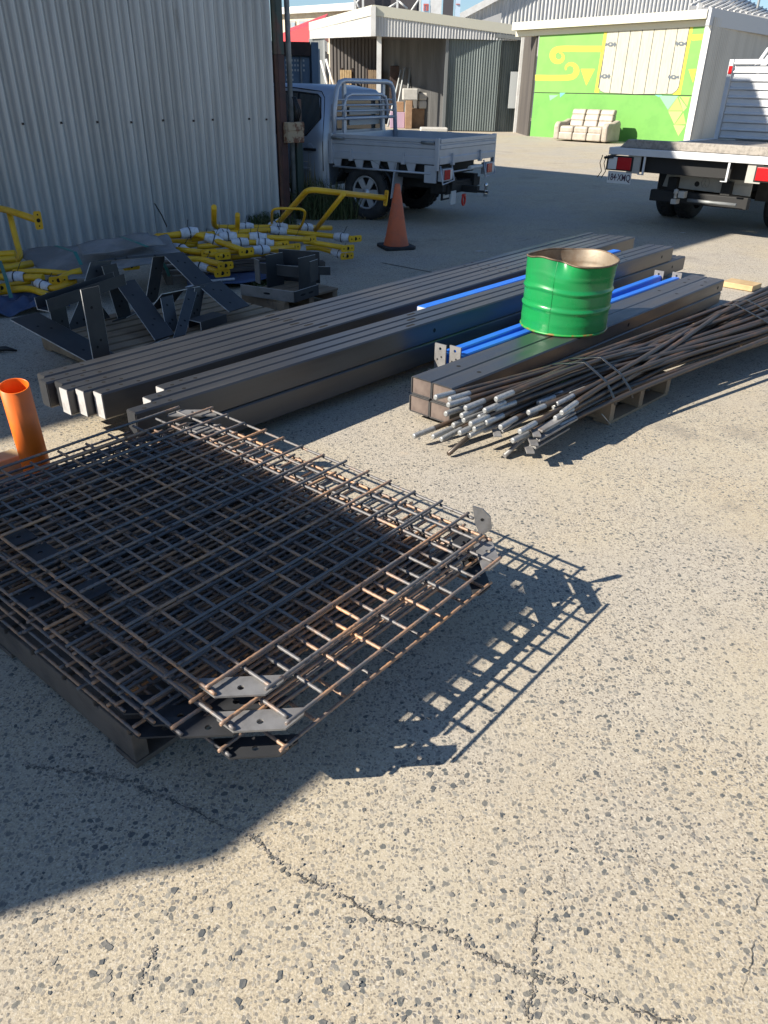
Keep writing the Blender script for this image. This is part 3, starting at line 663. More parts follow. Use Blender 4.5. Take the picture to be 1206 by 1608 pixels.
s0 = gr + V(0, 0, .14) + mn * .3; s1 = rb + md * .1 + V(0, 0, gr.z + .14) - mn * .3
MB().hexa([s0 + V(0, 0, -.5), s1 + V(0, 0, -.5), s1 + md * .12 + V(0, 0, -.5), s0 + md * .12 + V(0, 0, -.5), s0, s1, s1 + md * .12, s0 + md * .12]).build('barge_board', M['gray_paint'], mu)
MB().hexa([gl + V(0, 0, .02), gr + V(0, 0, .02), s1 + V(0, 0, -.1), gl - mn * 6.6 + V(0, 0, .02)] + [gl + V(0, 0, .1), gr + V(0, 0, .1), s1 + V(0, 0, -.02), gl - mn * 6.6 + V(0, 0, .12)]).build('roof', M['roof'], mu)
# dark gap left of it
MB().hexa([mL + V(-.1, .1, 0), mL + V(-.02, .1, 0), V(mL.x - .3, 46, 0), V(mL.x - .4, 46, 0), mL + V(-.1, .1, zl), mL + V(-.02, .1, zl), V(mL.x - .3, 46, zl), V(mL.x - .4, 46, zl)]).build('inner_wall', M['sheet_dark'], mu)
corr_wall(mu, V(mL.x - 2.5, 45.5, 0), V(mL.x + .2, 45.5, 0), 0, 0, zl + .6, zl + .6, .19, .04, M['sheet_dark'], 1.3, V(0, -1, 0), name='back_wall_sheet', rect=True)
# grey sheds at the right
rs = thing('grey_roofed_shed', 'grey shed with pale ridged roof behind the right end of the mural shed', 'shed')
Yz = 52
r0, r1, r2, r3 = atY(1085, 8, Yz), atY(1210, 27, Yz), atY(1222, 24, Yz + 6), atY(1140, -16, Yz + 6)
MB().hexa([r0 + V(0, 0, -.25), r1 + V(0, 0, -.25), r2 + V(0, 0, -.25), r3 + V(0, 0, -.25), r0, r1, r2, r3]).build('roof', M['roof'], rs)
rb_ = MB()
for k in range(14):
    u = k / 13; rb_.tube([r0.lerp(r1, u) + V(0, 0, .03), r3.lerp(r2, u) + V(0, 0, .03)], .06, 5)
rb_.build('roof_rib', M['trim_white'], rs)
MB().hexa([gz(r0) + V(0, .4, 0), gz(r1) + V(4, .4, 0), gz(r1) + V(4, 6, 0), gz(r0) + V(0, 6, 0), r0 + V(0, .4, -.3), r1 + V(4, .4, -.4), r1 + V(4, 6, -.4), r0 + V(0, 6, -.3)]).build('wall', M['gray_paint'], rs)
pw2 = atY(1098, 18, 50); MB().bx(pw2.x - .1, pw2.x + .1, 50, 50.2, 3, atY(1098, 4, 50).z).build('post', M['trim_white'], rs)
a = atY(1189, 14, 56); tag(MB().tube([V(a.x, 56, 0), V(a.x, 56, a.z + 6)], .08, 8).build('flagpole', M['pole_grey']), 'thin grey pole rising above the roofs at the right', 'pole')

# cream leather sofa
sp0, sp1 = at(867, 220.5), at(947, 225.5); sdv = (sp1 - sp0); sdv.z = 0; SW = 2.15
sa = math.atan2(sdv.y, sdv.x)
so = thing('sofa', 'worn cream three seat leather recliner sofa before the green mural', 'sofa', gz(sp0), sa)
so.scale = (1.04, 1.04, 1.04)
sw = (SW - .44) / 3
for i in range(3):
    x0 = .22 + i * sw
    MB().bx(x0 + .01, x0 + sw - .01, 0.04, .72, .26, .50).build('seat_cushion', M['sofa'], so, .07)
    MB().bx(x0 + .012, x0 + sw - .012, .0, .10, .05, .30).build('footrest', M['sofa'], so, .04)
    bk = MB(); 
    for z0, z1, yy, dp in ((.46, .68, .66, .26), (.66, .87, .70, .27), (.85, 1.03, .75, .24)):
        bk = MB().hexa([(x0 + .01, yy, z0), (x0 + sw - .01, yy, z0), (x0 + sw - .01, yy + dp, z0), (x0 + .01, yy + dp, z0), (x0 + .02, yy + .06, z1), (x0 + sw - .02, yy + .06, z1), (x0 + sw - .02, yy + dp + .04, z1), (x0 + .02, yy + dp + .04, z1)])
        bk.build('back_cushion', M['sofa'], so, .05)
for x0, x1 in ((0, .22), (SW - .22, SW)):
    MB().prism([(x0, .02, .04), (x0, .0, .52), (x0, .12, .62), (x0, .5, .62), (x0, .86, .72), (x0, 1.0, .62), (x0, 1.0, .04)], (x1 - x0, 0, 0)).build('armrest', M['sofa'], so, .06)
MB().bx(.2, SW - .2, .12, .98, .04, .44).build('base', M['sofa_dark'], so)
# ---------------------------------------------------------------- silver tray-back ute
def wheel(parent, c, r, w, axis, rimside, rim=True, nm='wheel'):
    """c centre, axis unit vector pointing outwards"""
    a = Vector(axis).normalized(); x = V(0, 0, 1).cross(a).normalized(); z = V(0, 0, 1); ax = (x, a.cross(x), a)
    hw = w / 2
    t = MB().lathe([(r * .62, -hw), (r * .9, -hw), (r * .975, -hw * .82), (r, -hw * .55), (r, hw * .55), (r * .975, hw * .82), (r * .9, hw), (r * .63, hw), (r * .62, hw * .7), (r * .62, -hw)], 28, c, ax)
    tr = MB()
    for k in range(28):
        an = 2 * PI * k / 28; d = ax[0] * math.cos(an) + ax[1] * math.sin(an); tt = ax[0] * -math.sin(an) + ax[1] * math.cos(an)
        for sgn in (-1, 1): t.box(Vector(c) + d * (r * .995) + a * (sgn * hw * .38), (r * .13, hw * .5, .022), (tt, a, d))
    ty = t.build(nm, M['rubber'], parent)
    rm = MB().lathe([(r * .62, -hw * .2), (r * .62, hw * .72), (r * .57, hw * .74), (r * .54, hw * .3), (.01, hw * .25)], 28, c, ax).build('rim', M['chassis'] if rim else M['rim'], ty)
    sp = MB()
    if rim:
        for k in range(6):
            an = 2 * PI * k / 6; d = ax[0] * math.cos(an) + ax[1] * math.sin(an); tt = ax[0] * -math.sin(an) + ax[1] * math.cos(an)
            o0 = Vector(c) + a * (hw * .55)
            sp.prism([o0 + d * r * .1 + tt * r * .10, o0 + d * r * .57 + tt * r * .13, o0 + d * r * .57 - tt * r * .13, o0 + d * r * .1 - tt * r * .10], a * .02)
        sp.lathe([(r * .62, hw * .66), (r * .62, hw * .78), (r * .54, hw * .78), (r * .54, hw * .66)], 28, c, ax)
        sp.lathe([(r * .16, hw * .5), (r * .16, hw * .72), (.001, hw * .76)], 14, c, ax)
        sp.build('spokes', M['rim'], ty)
    return ty
US = .96
ut = thing('silver_ute', 'silver dual cab ute with aluminium tray parked behind the shed corner', 'ute', (.62, 10.80, 0), R_(149))
ut.scale = (US, US, US)
TL, TW = 1.75, 1.80
fl_ = MB().bx(.0, TL, -TW, 0, .81, .86).build('tray_floor', M['alu'], ut, .004)
def dropside(name, p, q, nrm, n_latch):
    p = Vector(p); q = Vector(q); d = (q - p).normalized(); n = Vector(nrm); L = (q - p).length
    ds = MB()
    prof = [(0, .82), (.012, .82), (.012, .90), (.004, .91), (.004, 1.0), (.016, 1.01), (.016, 1.05), (.004, 1.06), (.004, 1.075), (.02, 1.085), (.02, 1.13), (-.015, 1.13), (-.02, .82)]
    ds.prism([p + n * a + V(0, 0, z) for a, z in prof], d * L); o = ds.build(name, M['alu'], ut)
    for k in range(n_latch):
        c = p + d * (L * (.3 + .5 * k)) + n * .02
        MB().box(c + V(0, 0, .87), (.02, .03, .15), (d, n, V(0, 0, 1))).box(c + V(0, 0, .82), (.06, .05, .05), (d, n, V(0, 0, 1))).build('hinge', M['alu'], o, .003)
    return o
ls = dropside('side_gate', (.0, 0, 0), (TL, 0, 0), (0, 1, 0), 2)
dropside('side_gate', (TL, -TW, 0), (0, -TW, 0), (0, -1, 0), 2)
dropside('tail_gate', (-.025, -TW, 0), (-.025, 0, 0), (-1, 0, 0), 2)
dropside('front_gate', (TL + .02, 0, 0), (TL + .02, -TW, 0), (1, 0, 0), 0)
for x, y in ((.0, 0.02), (TL, .02), (0, -TW - .02), (TL, -TW - .02)): MB().bx(x - .03, x + .03, y - .02, y + .02, .74, 1.14).build('corner_post', M['alu'], ut, .004)
for x in (.14, 1.62): MB().tube([(x - .1, .045, 1.085), (x + .1, .045, 1.085)], .018, 8).build('latch', M['pole_grey'], ls)
# rail under the tray
MB().tube([(.1, .0, .70), (TL - .02, .0, .70)], .014, 8).build('rope_rail', M['alu'], ut)
for x in (.42, .72, 1.0, 1.28, 1.66): MB().hexa([(x - .05, -.02, .69), (x + .03, -.02, .69), (x + .03, .0, .69), (x - .05, .0, .69), (x - .08, -.02, .81), (x + .08, -.02, .81), (x + .08, .0, .81), (x - .08, .0, .81)]).build('rail_bracket', M['alu'], ut)
MB().bx(.02, .2, -.03, .0, .58, .80).build('rear_bracket', M['alu'], ut)
# headboard of bent tube
hb = MB().tube([(TL - .02, -.02, 1.0), (TL - .02, -.06, 1.45), (TL - .02, -.12, 1.70), (TL - .02, -.2, 1.78), (TL - .02, -.32, 1.80), (TL - .02, -TW + .32, 1.80), (TL - .02, -TW + .2, 1.78), (TL - .02, -TW + .12, 1.70), (TL - .02, -TW + .06, 1.45), (TL - .02, -TW + .02, 1.0)], .034, 10).build('headboard', M['alu'], ut)
MB().tube([(TL - .02, -.28, 1.30), (TL - .02, -.3, 1.5), (TL - .02, -.36, 1.6), (TL - .02, -.48, 1.63), (TL - .02, -TW + .48, 1.63), (TL - .02, -TW + .36, 1.6), (TL - .02, -TW + .3, 1.5), (TL - .02, -TW + .28, 1.3)], .024, 8).build('inner_hoop', M['alu'], hb)
for z in (1.32, 1.415, 1.49, 1.56): MB().tube([(TL - .02, -.06 - .02 * (z > 1.4), z), (TL - .02, -TW + .06, z)], .022 if z < 1.35 else .012, 8).build('headboard_bar', M['alu'], hb)
for y in (-.36, -TW + .36): MB().bx(TL + .0, TL + .04, y - .035, y + .035, .85, 1.77).build('headboard_post', M['alu'], hb, .004)
# cab: cross sections along x (half width at sill, belt, roof edge)
W2 = .86; CY = -TW / 2
secs = [(1.87, .80, .82, .72, 1.02, 1.56), (1.93, .85, .86, .74, 1.03, 1.69), (2.35, .87, .875, .72, 1.03, 1.75), (3.05, .88, .885, .71, 1.02, 1.76), (3.55, .88, .885, .70, 1.01, 1.72), (4.25, .88, .88, .78, 1.0, 1.06)]
vs = []; n = 8
for x, a, b_, c, zb, zr_ in secs:
    vs += [V(x, CY - a, .42), V(x, CY - a - .01, .75), V(x, CY - b_, zb), V(x, CY - c, zr_ - .07), V(x, CY - c * .8, zr_), V(x, CY + c * .8, zr_), V(x, CY + c, zr_ - .07), V(x, CY + b_, zb), V(x, CY + a + .01, .75), V(x, CY + a, .42)]
n = 10
mb = MB(); mb.add(vs, [(i * n + k, i * n + k + 1, (i + 1) * n + k + 1, (i + 1) * n + k) for i in range(len(secs) - 1) for k in range(n - 1)], True)
mb.add([vs[k] for k in range(n)], [tuple(range(n))]); mb.add([vs[(len(secs) - 1) * n + k] for k in range(n)], [tuple(range(n - 1, -1, -1))])
cab = mb.build('cab', M['ute'], ut)
MB().prism([(4.2, CY - .86, .42), (5.15, CY - .80, .45), (5.2, CY - .8, .85), (4.9, CY - .82, .98), (4.2, CY - .86, 1.04)], (0, 1.70, 0)).build('bonnet', M['ute'], ut, .05)
# windows of the left side (towards the camera) and the rear
def side_pt(x, z, sgn, o=.006):
    for (x0, a0, b0, c0, zb0, zr0), (x1, a1, b1, c1, zb1, zr1) in zip(secs, secs[1:]):
        if x0 <= x <= x1:
            t = (x - x0) / (x1 - x0); b_ = b0 + (b1 - b0) * t; c = c0 + (c1 - c0) * t; zb = zb0 + (zb1 - zb0) * t; zr_ = zr0 + (zr1 - zr0) * t
            u = max(0, (z - zb) / (zr_ - .07 - zb)); return V(x, CY + sgn * (b_ + (c - b_) * u + o), z)
    return V(x, CY + sgn * .89, z)
for sgn in (1, -1):
    for poly in ([(2.00, 1.32), (2.03, 1.58), (2.09, 1.62), (2.50, 1.65), (2.95, 1.65), (2.95, 1.10), (2.38, 1.07), (2.24, 1.09)], [(3.05, 1.1), (3.05, 1.65), (3.4, 1.66), (3.75, 1.40), (3.8, 1.12)]):
        x0_, x1_ = min(p[0] for p in poly), max(p[0] for p in poly); NX, NZ = 14, 6; cols = []
        for ci in range(NX + 1):
            xx = x0_ + (x1_ - x0_) * (ci + (.001 if ci == 0 else -.001 if ci == NX else 0)) / NX; zs_ = []
            for a_, b_ in zip(poly, poly[1:] + poly[:1]):
                if (a_[0] - xx) * (b_[0] - xx) < 0: zs_.append(a_[1] + (b_[1] - a_[1]) * (xx - a_[0]) / (b_[0] - a_[0]))
            if len(zs_) < 2: zs_ = [poly[0][1]] * 2
            cols.append([side_pt(xx, min(zs_) + (max(zs_) - min(zs_)) * r_ / NZ, sgn, .008) for r_ in range(NZ + 1)])
        w = MB().add([p for c_ in cols for p in c_], [(ci * (NZ + 1) + r_, (ci + 1) * (NZ + 1) + r_, (ci + 1) * (NZ + 1) + r_ + 1, ci * (NZ + 1) + r_ + 1) for ci in range(NX) for r_ in range(NZ)], True).build('side_window', M['glass'], cab)
        fr = MB().tube([side_pt(x, z, sgn, .01) for x, z in poly + [poly[0]]], .012, 5).build('window_seal', M['black_plastic'], w)
    dv = MB().tube([side_pt(2.40, 1.08, sgn, .01), side_pt(2.44, 1.64, sgn, .01)], .014, 5).build('window_divider', M['black_plastic'], cab)
    # door gap, handle, mirror, sill, flare
    gap = [(1.94, .62), (1.94, 1.0), (1.95, 1.35), (1.965, 1.58), (2.03, 1.66), (2.5, 1.70), (3.0, 1.71)]
    MB().tube([side_pt(x, z, sgn, .0) for x, z in gap], .007, 5).build('door_gap', M['black_plastic'], cab)
    MB().tube([side_pt(3.0, .5, sgn, .0), side_pt(3.0, 1.0, sgn, 0), side_pt(3.0, 1.71, sgn, 0)], .007, 5).build('door_gap', M['black_plastic'], cab)
    hd = MB().box(side_pt(2.16, .905, sgn, .02), (.22, .03, .038)).build('door_handle', M['black_plastic'], cab, .008)
    MB().lathe([(.001, 0), (.06, .002), (.068, -.004)], 16, side_pt(2.16, .92, sgn, .012), (V(1, 0, 0), V(0, 0, 1) * -sgn, V(0, sgn, 0))).build('handle_recess', M['ute'], cab)
    MB().bx(2.1, 3.6, CY + sgn * .9 - .02, CY + sgn * .9 + .02, .36, .42).build('side_step', M['black_plastic'], ut, .01)
    MB().bx(2.15, 3.4, CY + sgn * .895 - .012, CY + sgn * .895 + .012, .62, .66).build('rub_strip', M['ute'], cab, .008)
    MB().box(side_pt(3.62, 1.14, sgn, .12), (.1, .2, .17)).build('mirror', M['black_plastic'], cab, .03)
rw = [V(1.885, CY - .62, 1.16), V(1.885, CY + .62, 1.16), V(1.905, CY + .60, 1.56), V(1.905, CY - .60, 1.56)]
rw = [V(1.858, p.y, p.z) for p in rw[:2]] + [V(1.862, p.y, p.z) for p in rw[2:]]
MB().add([p + V(-.002, 0, 0) for p in rw], [(0, 1, 2, 3)]).build('rear_window', M['glass'], cab)
tb = MB()
for z in (1.22, 1.36): tb.bx(1.835, 1.852, CY - .55, CY + .3, z, z + .1)
tb.build('tool_slats', M['board_pale'], cab)
MB().bx(1.78, 1.83, CY - .75, CY + .75, .86, 1.06).build('bulkhead', M['alu'], ut)
# underbody
MB().bx(-.0, 4.8, CY - .42, CY - .30, .46, .62).build('chassis_rail', M['chassis'], ut)
MB().bx(-.0, 4.8, CY + .30, CY + .42, .46, .62).build('chassis_rail', M['chassis'], ut)
MB().bx(.25, 1.7, -TW + .12, -.10, .62, .80).build('under_tray', M['chassis'], ut)
MB().tube([(1.2, CY - .7, .36), (1.2, CY - .15, .36)], .05, 8).tube([(1.2, CY + .7, .36), (1.2, CY + .15, .36)], .05, 8).lathe([(.001, -.16), (.13, -.08), (.15, 0), (.13, .08), (.001, .16)], 12, (1.2, CY, .36)).build('axle', M['chassis'], ut)
for sgn in (1, -1):
    wheel(ut, (1.2, CY + sgn * .74, .375), .375, .26, (0, sgn, 0), 1)
    wheel(ut, (4.55, CY + sgn * .74, .375), .375, .26, (0, sgn, 0), 1)
    # mudguard and flap with a printed label
    MB().add([(1.2 + .50 * math.cos(a), CY + sgn * y, .375 + .46 * math.sin(a)) for a in [R_(15 + 15 * k) for k in range(11)] for y in (.58, .90)], [(2 * k, 2 * k + 1, 2 * k + 3, 2 * k + 2) for k in range(10)], True).build('mudguard', M['black_plastic'], ut, 0, .008)
    fp = MB().hexa([(.72, CY + sgn * .90, .33), (.74, CY + sgn * .90, .33), (.74, CY + sgn * .64, .33), (.72, CY + sgn * .64, .33), (.66, CY + sgn * .90, .80), (.68, CY + sgn * .90, .80), (.68, CY + sgn * .64, .80), (.66, CY + sgn * .64, .80)]).build('mudguard_stay', M['alu'], ut)
    mf = MB().bx(.70, .725, CY + sgn * .77 - .13, CY + sgn * .77 + .13, .16, .34).build('mud_flap', M['rubber'], ut)
    lb_ = MB().bx(.694, .699, CY + sgn * .77 - .10, CY + sgn * .77 + .10, .19, .31).build('flap_label', M['plate_white'], mf)
    MB().bx(.690, .693, CY + sgn * .77 - .06, CY + sgn * .77 + .05, .235, .275).build('label_print', M['black_plastic'], lb_)
MB().tube([(.66, -.05, .8), (.9, -.05, .55)], .008, 5).build('stay_rod', M['chassis'], ut)
# tail lights, cages, tow bar
for y in (-.20, -TW + .2):
    MB().bx(-.06, .02, y - .14, y + .14, .60, .76).build('light_housing', M['alu'], ut, .004)
    MB().bx(-.075, -.062, y - .06, y + .10, .62, .745).build('tail_light', M['red_lens'], ut, .004)
    MB().bx(-.075, -.062, y - .13, y - .065, .62, .745).build('reverse_light', M['clear_lens'], ut, .004)
    MB().tube([(-.03, y - .17, .80), (-.08, y - .17, .60), (-.08, y + .17, .57), (-.03, y + .17, .80)], .012, 6).build('light_cage', M['alu'], ut)
MB().tube([(-.01, -.4, .70), (-.01, -TW + .4, .70)], .012, 6).build('rear_rail', M['alu'], ut)
MB().tube([(-.03, CY - .05, .72), (-.03, CY - .45, .72)], .03, 8).build('reflector_tube', M['trim_white'], ut)
MB().bx(.05, .17, CY - .62, CY + .62, .44, .56).build('tow_bar', M['chassis'], ut, .008)
MB().bx(.03, .3, CY - .5, CY + .5, .40, .52).build('tow_bracket', M['chassis'], ut)
tg_ = MB().bx(-.22, .1, CY - .045, CY + .045, .40, .49).box((-.28, CY, .42), (.18, .06, .03)).build('hitch', M['chassis'], ut, .005)
MB().lathe([(.02, 0), (.02, .05), (.028, .06), (.026, .095), (.001, .11)], 12, (-.34, CY, .435)).tube([(-.34, CY, .36), (-.34, CY, .44)], .03, 8).build('tow_ball', M['chrome'], tg_)
MB().tube([(-.06, CY + .14 + .045 * math.sin(a), .30 + .065 * math.cos(a)) for a in [2 * PI * k / 16 for k in range(17)]], .016, 8).tube([(-.06, CY + .10, .37), (-.06, CY + .18, .37)], .018, 8).build('shackle', M['shackle'], tg_)
MB().bx(.0, .015, CY + .28, CY + .42, .26, .44).build('hanging_tag', M['plate_white'], ut)

# ---------------------------------------------------------------- white tray truck
TA = R_(49)
tp = at(957, 231, 1.0)
tk = thing('white_truck', 'white tray truck seen from behind at the right with timber bolster', 'truck', (tp.x, tp.y, 0), TA)
DW, DL = 2.30, 3.75
MB().bx(0.06, DL, -DW, 0, .94, .985).build('tray_deck', M['timber_grey'], tk)
MB().bx(0.0, .055, -DW, 0, .915, 1.0).build('rear_rail', M['white_paint'], tk, .006)
for y in (-.03, -DW + .03): MB().bx(.06, DL, y - .03, y + .03, .90, 1.0).build('side_rail', M['white_paint'], tk, .006)
MB().hexa([(.10, -DW + .03, 1.0), (.24, -DW + .03, 1.0), (.24, -.12, 1.0), (.10, -.10, 1.0), (.10, -DW + .03, 1.10), (.24, -DW + .03, 1.10), (.24, -.2, 1.10), (.10, -.2, 1.10)]).build('timber_bolster', M['timber_grey'], tk, .008)
# louvred headboard
HBZ = 2.13
hbp = MB()
for y0, y1 in ((-.02, -.09), (-DW + .09, -DW + .02)): hbp.bx(DL - .05, DL + .05, min(y0, y1), max(y0, y1), .98, HBZ)
hbp.bx(DL - .05, DL + .05, -DW + .1, -.1, HBZ - .07, HBZ)
hbd = hbp.build('headboard', M['white_paint'], tk, .006)
nl = 9; H0 = 1.0
for k in range(nl):
    z0 = H0 + k * (HBZ - .08 - H0) / nl; z1 = H0 + (k + 1) * (HBZ - .08 - H0) / nl
    yr = -DW + .1 if k < 5 else -.86
    MB().prism([(DL + .0, -.1, z0), (DL - .035, -.1, z0 + .015), (DL - .035, -.1, z0 + .028), (DL - .005, -.1, z0 + .05), (DL - .005, -.1, z1 - .004), (DL + .015, -.1, z1 - .004), (DL + .015, -.1, z0)], (0, yr + .1, 0)).build('headboard_panel', M['white_paint'], hbd)
MB().bx(DL - .06, DL + .02, -.92, -.86, 1.62, HBZ - .05).bx(DL - .06, DL + .02, -DW + .3, -.92, 1.60, 1.65).build('window_frame', M['white_paint'], hbd, .004)
for y in [-.98 - .09 * k for k in range(10)]: MB().bx(DL - .02, DL + .0, y - .006, y + .006, 1.65, HBZ - .06).build('window_bar', M['pole_grey'], hbd)
MB().bx(DL - .062, DL - .051, -.09, -.035, 1.93, 2.04).build('reflector', M['red_lens'], hbd)
# cab behind the headboard
vs = [(DL + .25, -.28, .7), (DL + .25, -.2, 1.5), (DL + .3, -.34, 2.12), (DL + .42, -.5, 2.26)]
cbm = MB(); n = 4; L1 = [V(*p) for p in vs]; L2 = [V(p.x, -DW - p.y, p.z) for p in L1]
prof = L1 + L2[::-1]; front = [V(p.x + 1.6 - (.5 if p.z > 1.5 else 0), p.y, p.z) for p in prof]
cbm.add(prof + front, [tuple(range(7, -1, -1)), tuple(range(8, 16))] + [(k, (k + 1) % 8, 8 + (k + 1) % 8, 8 + k) for k in range(8)])
cbk = cbm.build('cab', M['white_paint'], tk, .05)
MB().add([(DL + .235, -.5, 1.5), (DL + .235, -DW + .5, 1.5), (DL + .285, -DW + .55, 2.05), (DL + .285, -.55, 2.05)], [(0, 1, 2, 3)]).build('rear_window', M['glass'], cbk)
MB().tube([(DL + .18, -.32, 1.0), (DL + .18, -.36, 2.0), (DL + .18, -.5, 2.26), (DL + .18, -.8, 2.34), (DL + .18, -DW + .8, 2.34), (DL + .18, -DW + .5, 2.26), (DL + .18, -DW + .36, 2.0), (DL + .18, -DW + .32, 1.0)], .04, 10).build('roof_hoop', M['white_paint'], cbk)
# lights, plate, panel, tow gear
for y, k in ((-.17, 1), (-DW + .17, -1)):
    MB().bx(.02, .10, y - .19, y + .19, .72, .90).build('light_housing', M['chassis'], tk, .004)
    if k > 0:
        MB().bx(.005, .018, y - .17, y + .03, .735, .885).build('tail_light', M['red_lens'], tk, .006); MB().bx(.005, .018, y + .035, y + .16, .735, .885).build('reverse_light', M['clear_lens'], tk, .006)
    else:
        MB().bx(.005, .018, y - .05, y + .17, .735, .885).build('tail_light', M['red_lens'], tk, .006); MB().bx(.005, .018, y - .17, y - .055, .735, .885).build('reverse_light', M['clear_lens'], tk, .006)
for y in (-.37, -DW + .37): MB().bx(.03, .05, y - .09, y + .09, .70, .915).build('rear_bracket', M['panel_beige'], tk)
for y in (-.52, -1.62): MB().bx(.01, .03, y - .012, y + .012, .69, .912).bx(.01, .03, y - .05 + .04, y + .07, .69, .70).build('hanger', M['white_paint'], tk)
MB().bx(.12, .16, -1.62, -.5, .72, .90).build('cross_member', M['chassis'], tk)
np_ = MB().bx(.03, .042, -.36, -.02, .56, .71).build('number_plate', M['plate_white'], tk, .003)
tc_ = bpy.data.curves.new('plate_text', 'FONT'); tc_.body = '184\u00b7XMQ'; tc_.size = .118; tc_.align_x = 'CENTER'; tc_.extrude = .001; tc_.offset = .0015
to = bpy.data.objects.new('plate_text_src', tc_); COL.objects.link(to); bpy.context.view_layer.update()
tm = bpy.data.meshes.new_from_object(to.evaluated_get(bpy.context.evaluated_depsgraph_get())); bpy.data.objects.remove(to)
tm.materials.clear(); tm.materials.append(M['ink'])
wid = max(v.co.x for v in tm.vertices) - min(v.co.x for v in tm.vertices)
for v in tm.vertices: x, y, z = v.co; v.co = (.0285 - z, -.19 - x * .315 / wid, .597 + y)
link('plate_text', tm, np_)
bpn = MB().hexa([(.50, -1.80, .50), (.515, -1.80, .50), (.515, -.62, .53), (.50, -.62, .53), (.50, -1.80, .69), (.515, -1.80, .69), (.515, -.66, .70), (.50, -.66, .70)]).build('bumper_panel', M['panel_beige'], tk, .004)
ring = MB().tube([(.497, -1.20 + .052 * math.cos(a), .615 + .062 * math.sin(a)) for a in [2 * PI * k / 24 for k in range(25)]], .004, 5)
ring.tube([(.497, -1.20, .655), (.497, -1.19, .61), (.497, -1.215, .575)], .004, 5).tube([(.497, -1.19, .61), (.497, -1.175, .575)], .004, 5).build('emblem', M['faint_ink'], bpn)
MB().disc((.498, -1.09, .595), .034, (-1, 0, 0), 16).build('grommet', M['chassis'], bpn)
for y0, y1, z in ((-.70, -.96, .635), (-1.52, -1.74, .625)):
    fm = MB(); x = y0
    while x > y1: w = .012 + .016 * rnd.random(); fm.bx(.4975, .499, x - w, x, z - .012 + .006 * rnd.random(), z + .012); x -= w + .006
    fm.build('faded_lettering', M['faint_ink'], bpn)
for y in (-.45, -DW + .45): MB().hexa([(1.22, y - .30, .38), (1.24, y - .30, .38), (1.24, y + .20, .38), (1.22, y + .20, .38), (1.10, y - .26, .88), (1.12, y - .26, .88), (1.12, y + .16, .88), (1.10, y + .16, .88)]).build('mud_flap', M['rubber'], tk)
MB().bx(.3, .42, -1.85, -.55, .36, .50).build('tow_bar', M['chassis'], tk, .008)
hk = MB().tube([(.2, -1.12, .42), (.2, -1.75, .42)], .022, 8).build('tow_tube', M['pole_grey'], tk)
MB().lathe([(.02, 0), (.02, .05), (.032, .06), (.03, .1), (.001, .115)], 12, (.12, -.98, .44)).box((.14, -.98, .40), (.12, .07, .06)).bx(.1, .2, -1.1, -1.02, .45, .53).build('tow_ball', M['panel_beige'], hk)
MB().bx(.4, DL + 1.5, -.85, -.73, .48, .66).bx(.4, DL + 1.5, -DW + .73, -DW + .85, .48, .66).build('chassis_rail', M['chassis'], tk)
MB().bx(.3, DL, -DW + .2, -.2, .70, .93).build('under_tray', M['chassis'], tk)
for y in (-.43, -DW + .30):
    sgn = 1 if y > -1 else -1
    for xx, dual in ((1.75, True), (4.7, False)):
        for q in ((-.14, .14) if dual else (.1,)): wheel(tk, (xx, y + sgn * q, .375), .375, .245, (0, sgn, 0), 1, rim=False)
MB().tube([(1.75, -.5, .4), (1.75, -DW + .5, .4)], .06, 8).lathe([(.001, -.17), (.15, -.08), (.17, 0), (.15, .08), (.001, .17)], 12, (1.75, -DW / 2, .4)).build('axle', M['chassis'], tk)
wr = MB()
for dy in (.02, .08): wr.tube([(.0, dy, .90), (-.01, dy + .02, .8), (.01, dy - .01, .7), (-.01, dy + .03, .62)], .006, 5)
wr.tube([(-.0, .05, .87), (.0, -.08, .885)], .018, 6).build('loose_wire', M['black_plastic'], tk)
# ---------------------------------------------------------------- pallets
def pallet(label, corner, ang, L=1.165, W=1.165, m='timber', group='timber pallets under the steel', nb=7, h=.14, nbear=3):
    """corner on the ground; local x along the boards' bearers (L), boards run along y (W)"""
    t = thing('pallet', label, 'pallet', (corner.x, corner.y, 0), R_(ang), group)
    bw = L / (nb + .9)
    for k in range(nb):
        x = (L - bw) * k / (nb - 1); j = rnd.uniform(-.006, .006)
        MB().bx(x, x + bw * rnd.uniform(.92, 1.0), j, W + j + rnd.uniform(-.01, .006), h - .02 + rnd.uniform(-.002, .001), h).build('top_board', M[m], t, .003)
    for k in range(nbear):
        y = (W - .06) * k / (nbear - 1); MB().bx(.004, L - .004, y + .006, y + .05, .02, h - .0205).build('bearer', M[m], t, .003)
    for x in (0, L / 2 - .05, L - .1): MB().bx(x, x + .1, .002, W - .002, .002, .0195).build('bottom_board', M[m], t, .002)
    return t

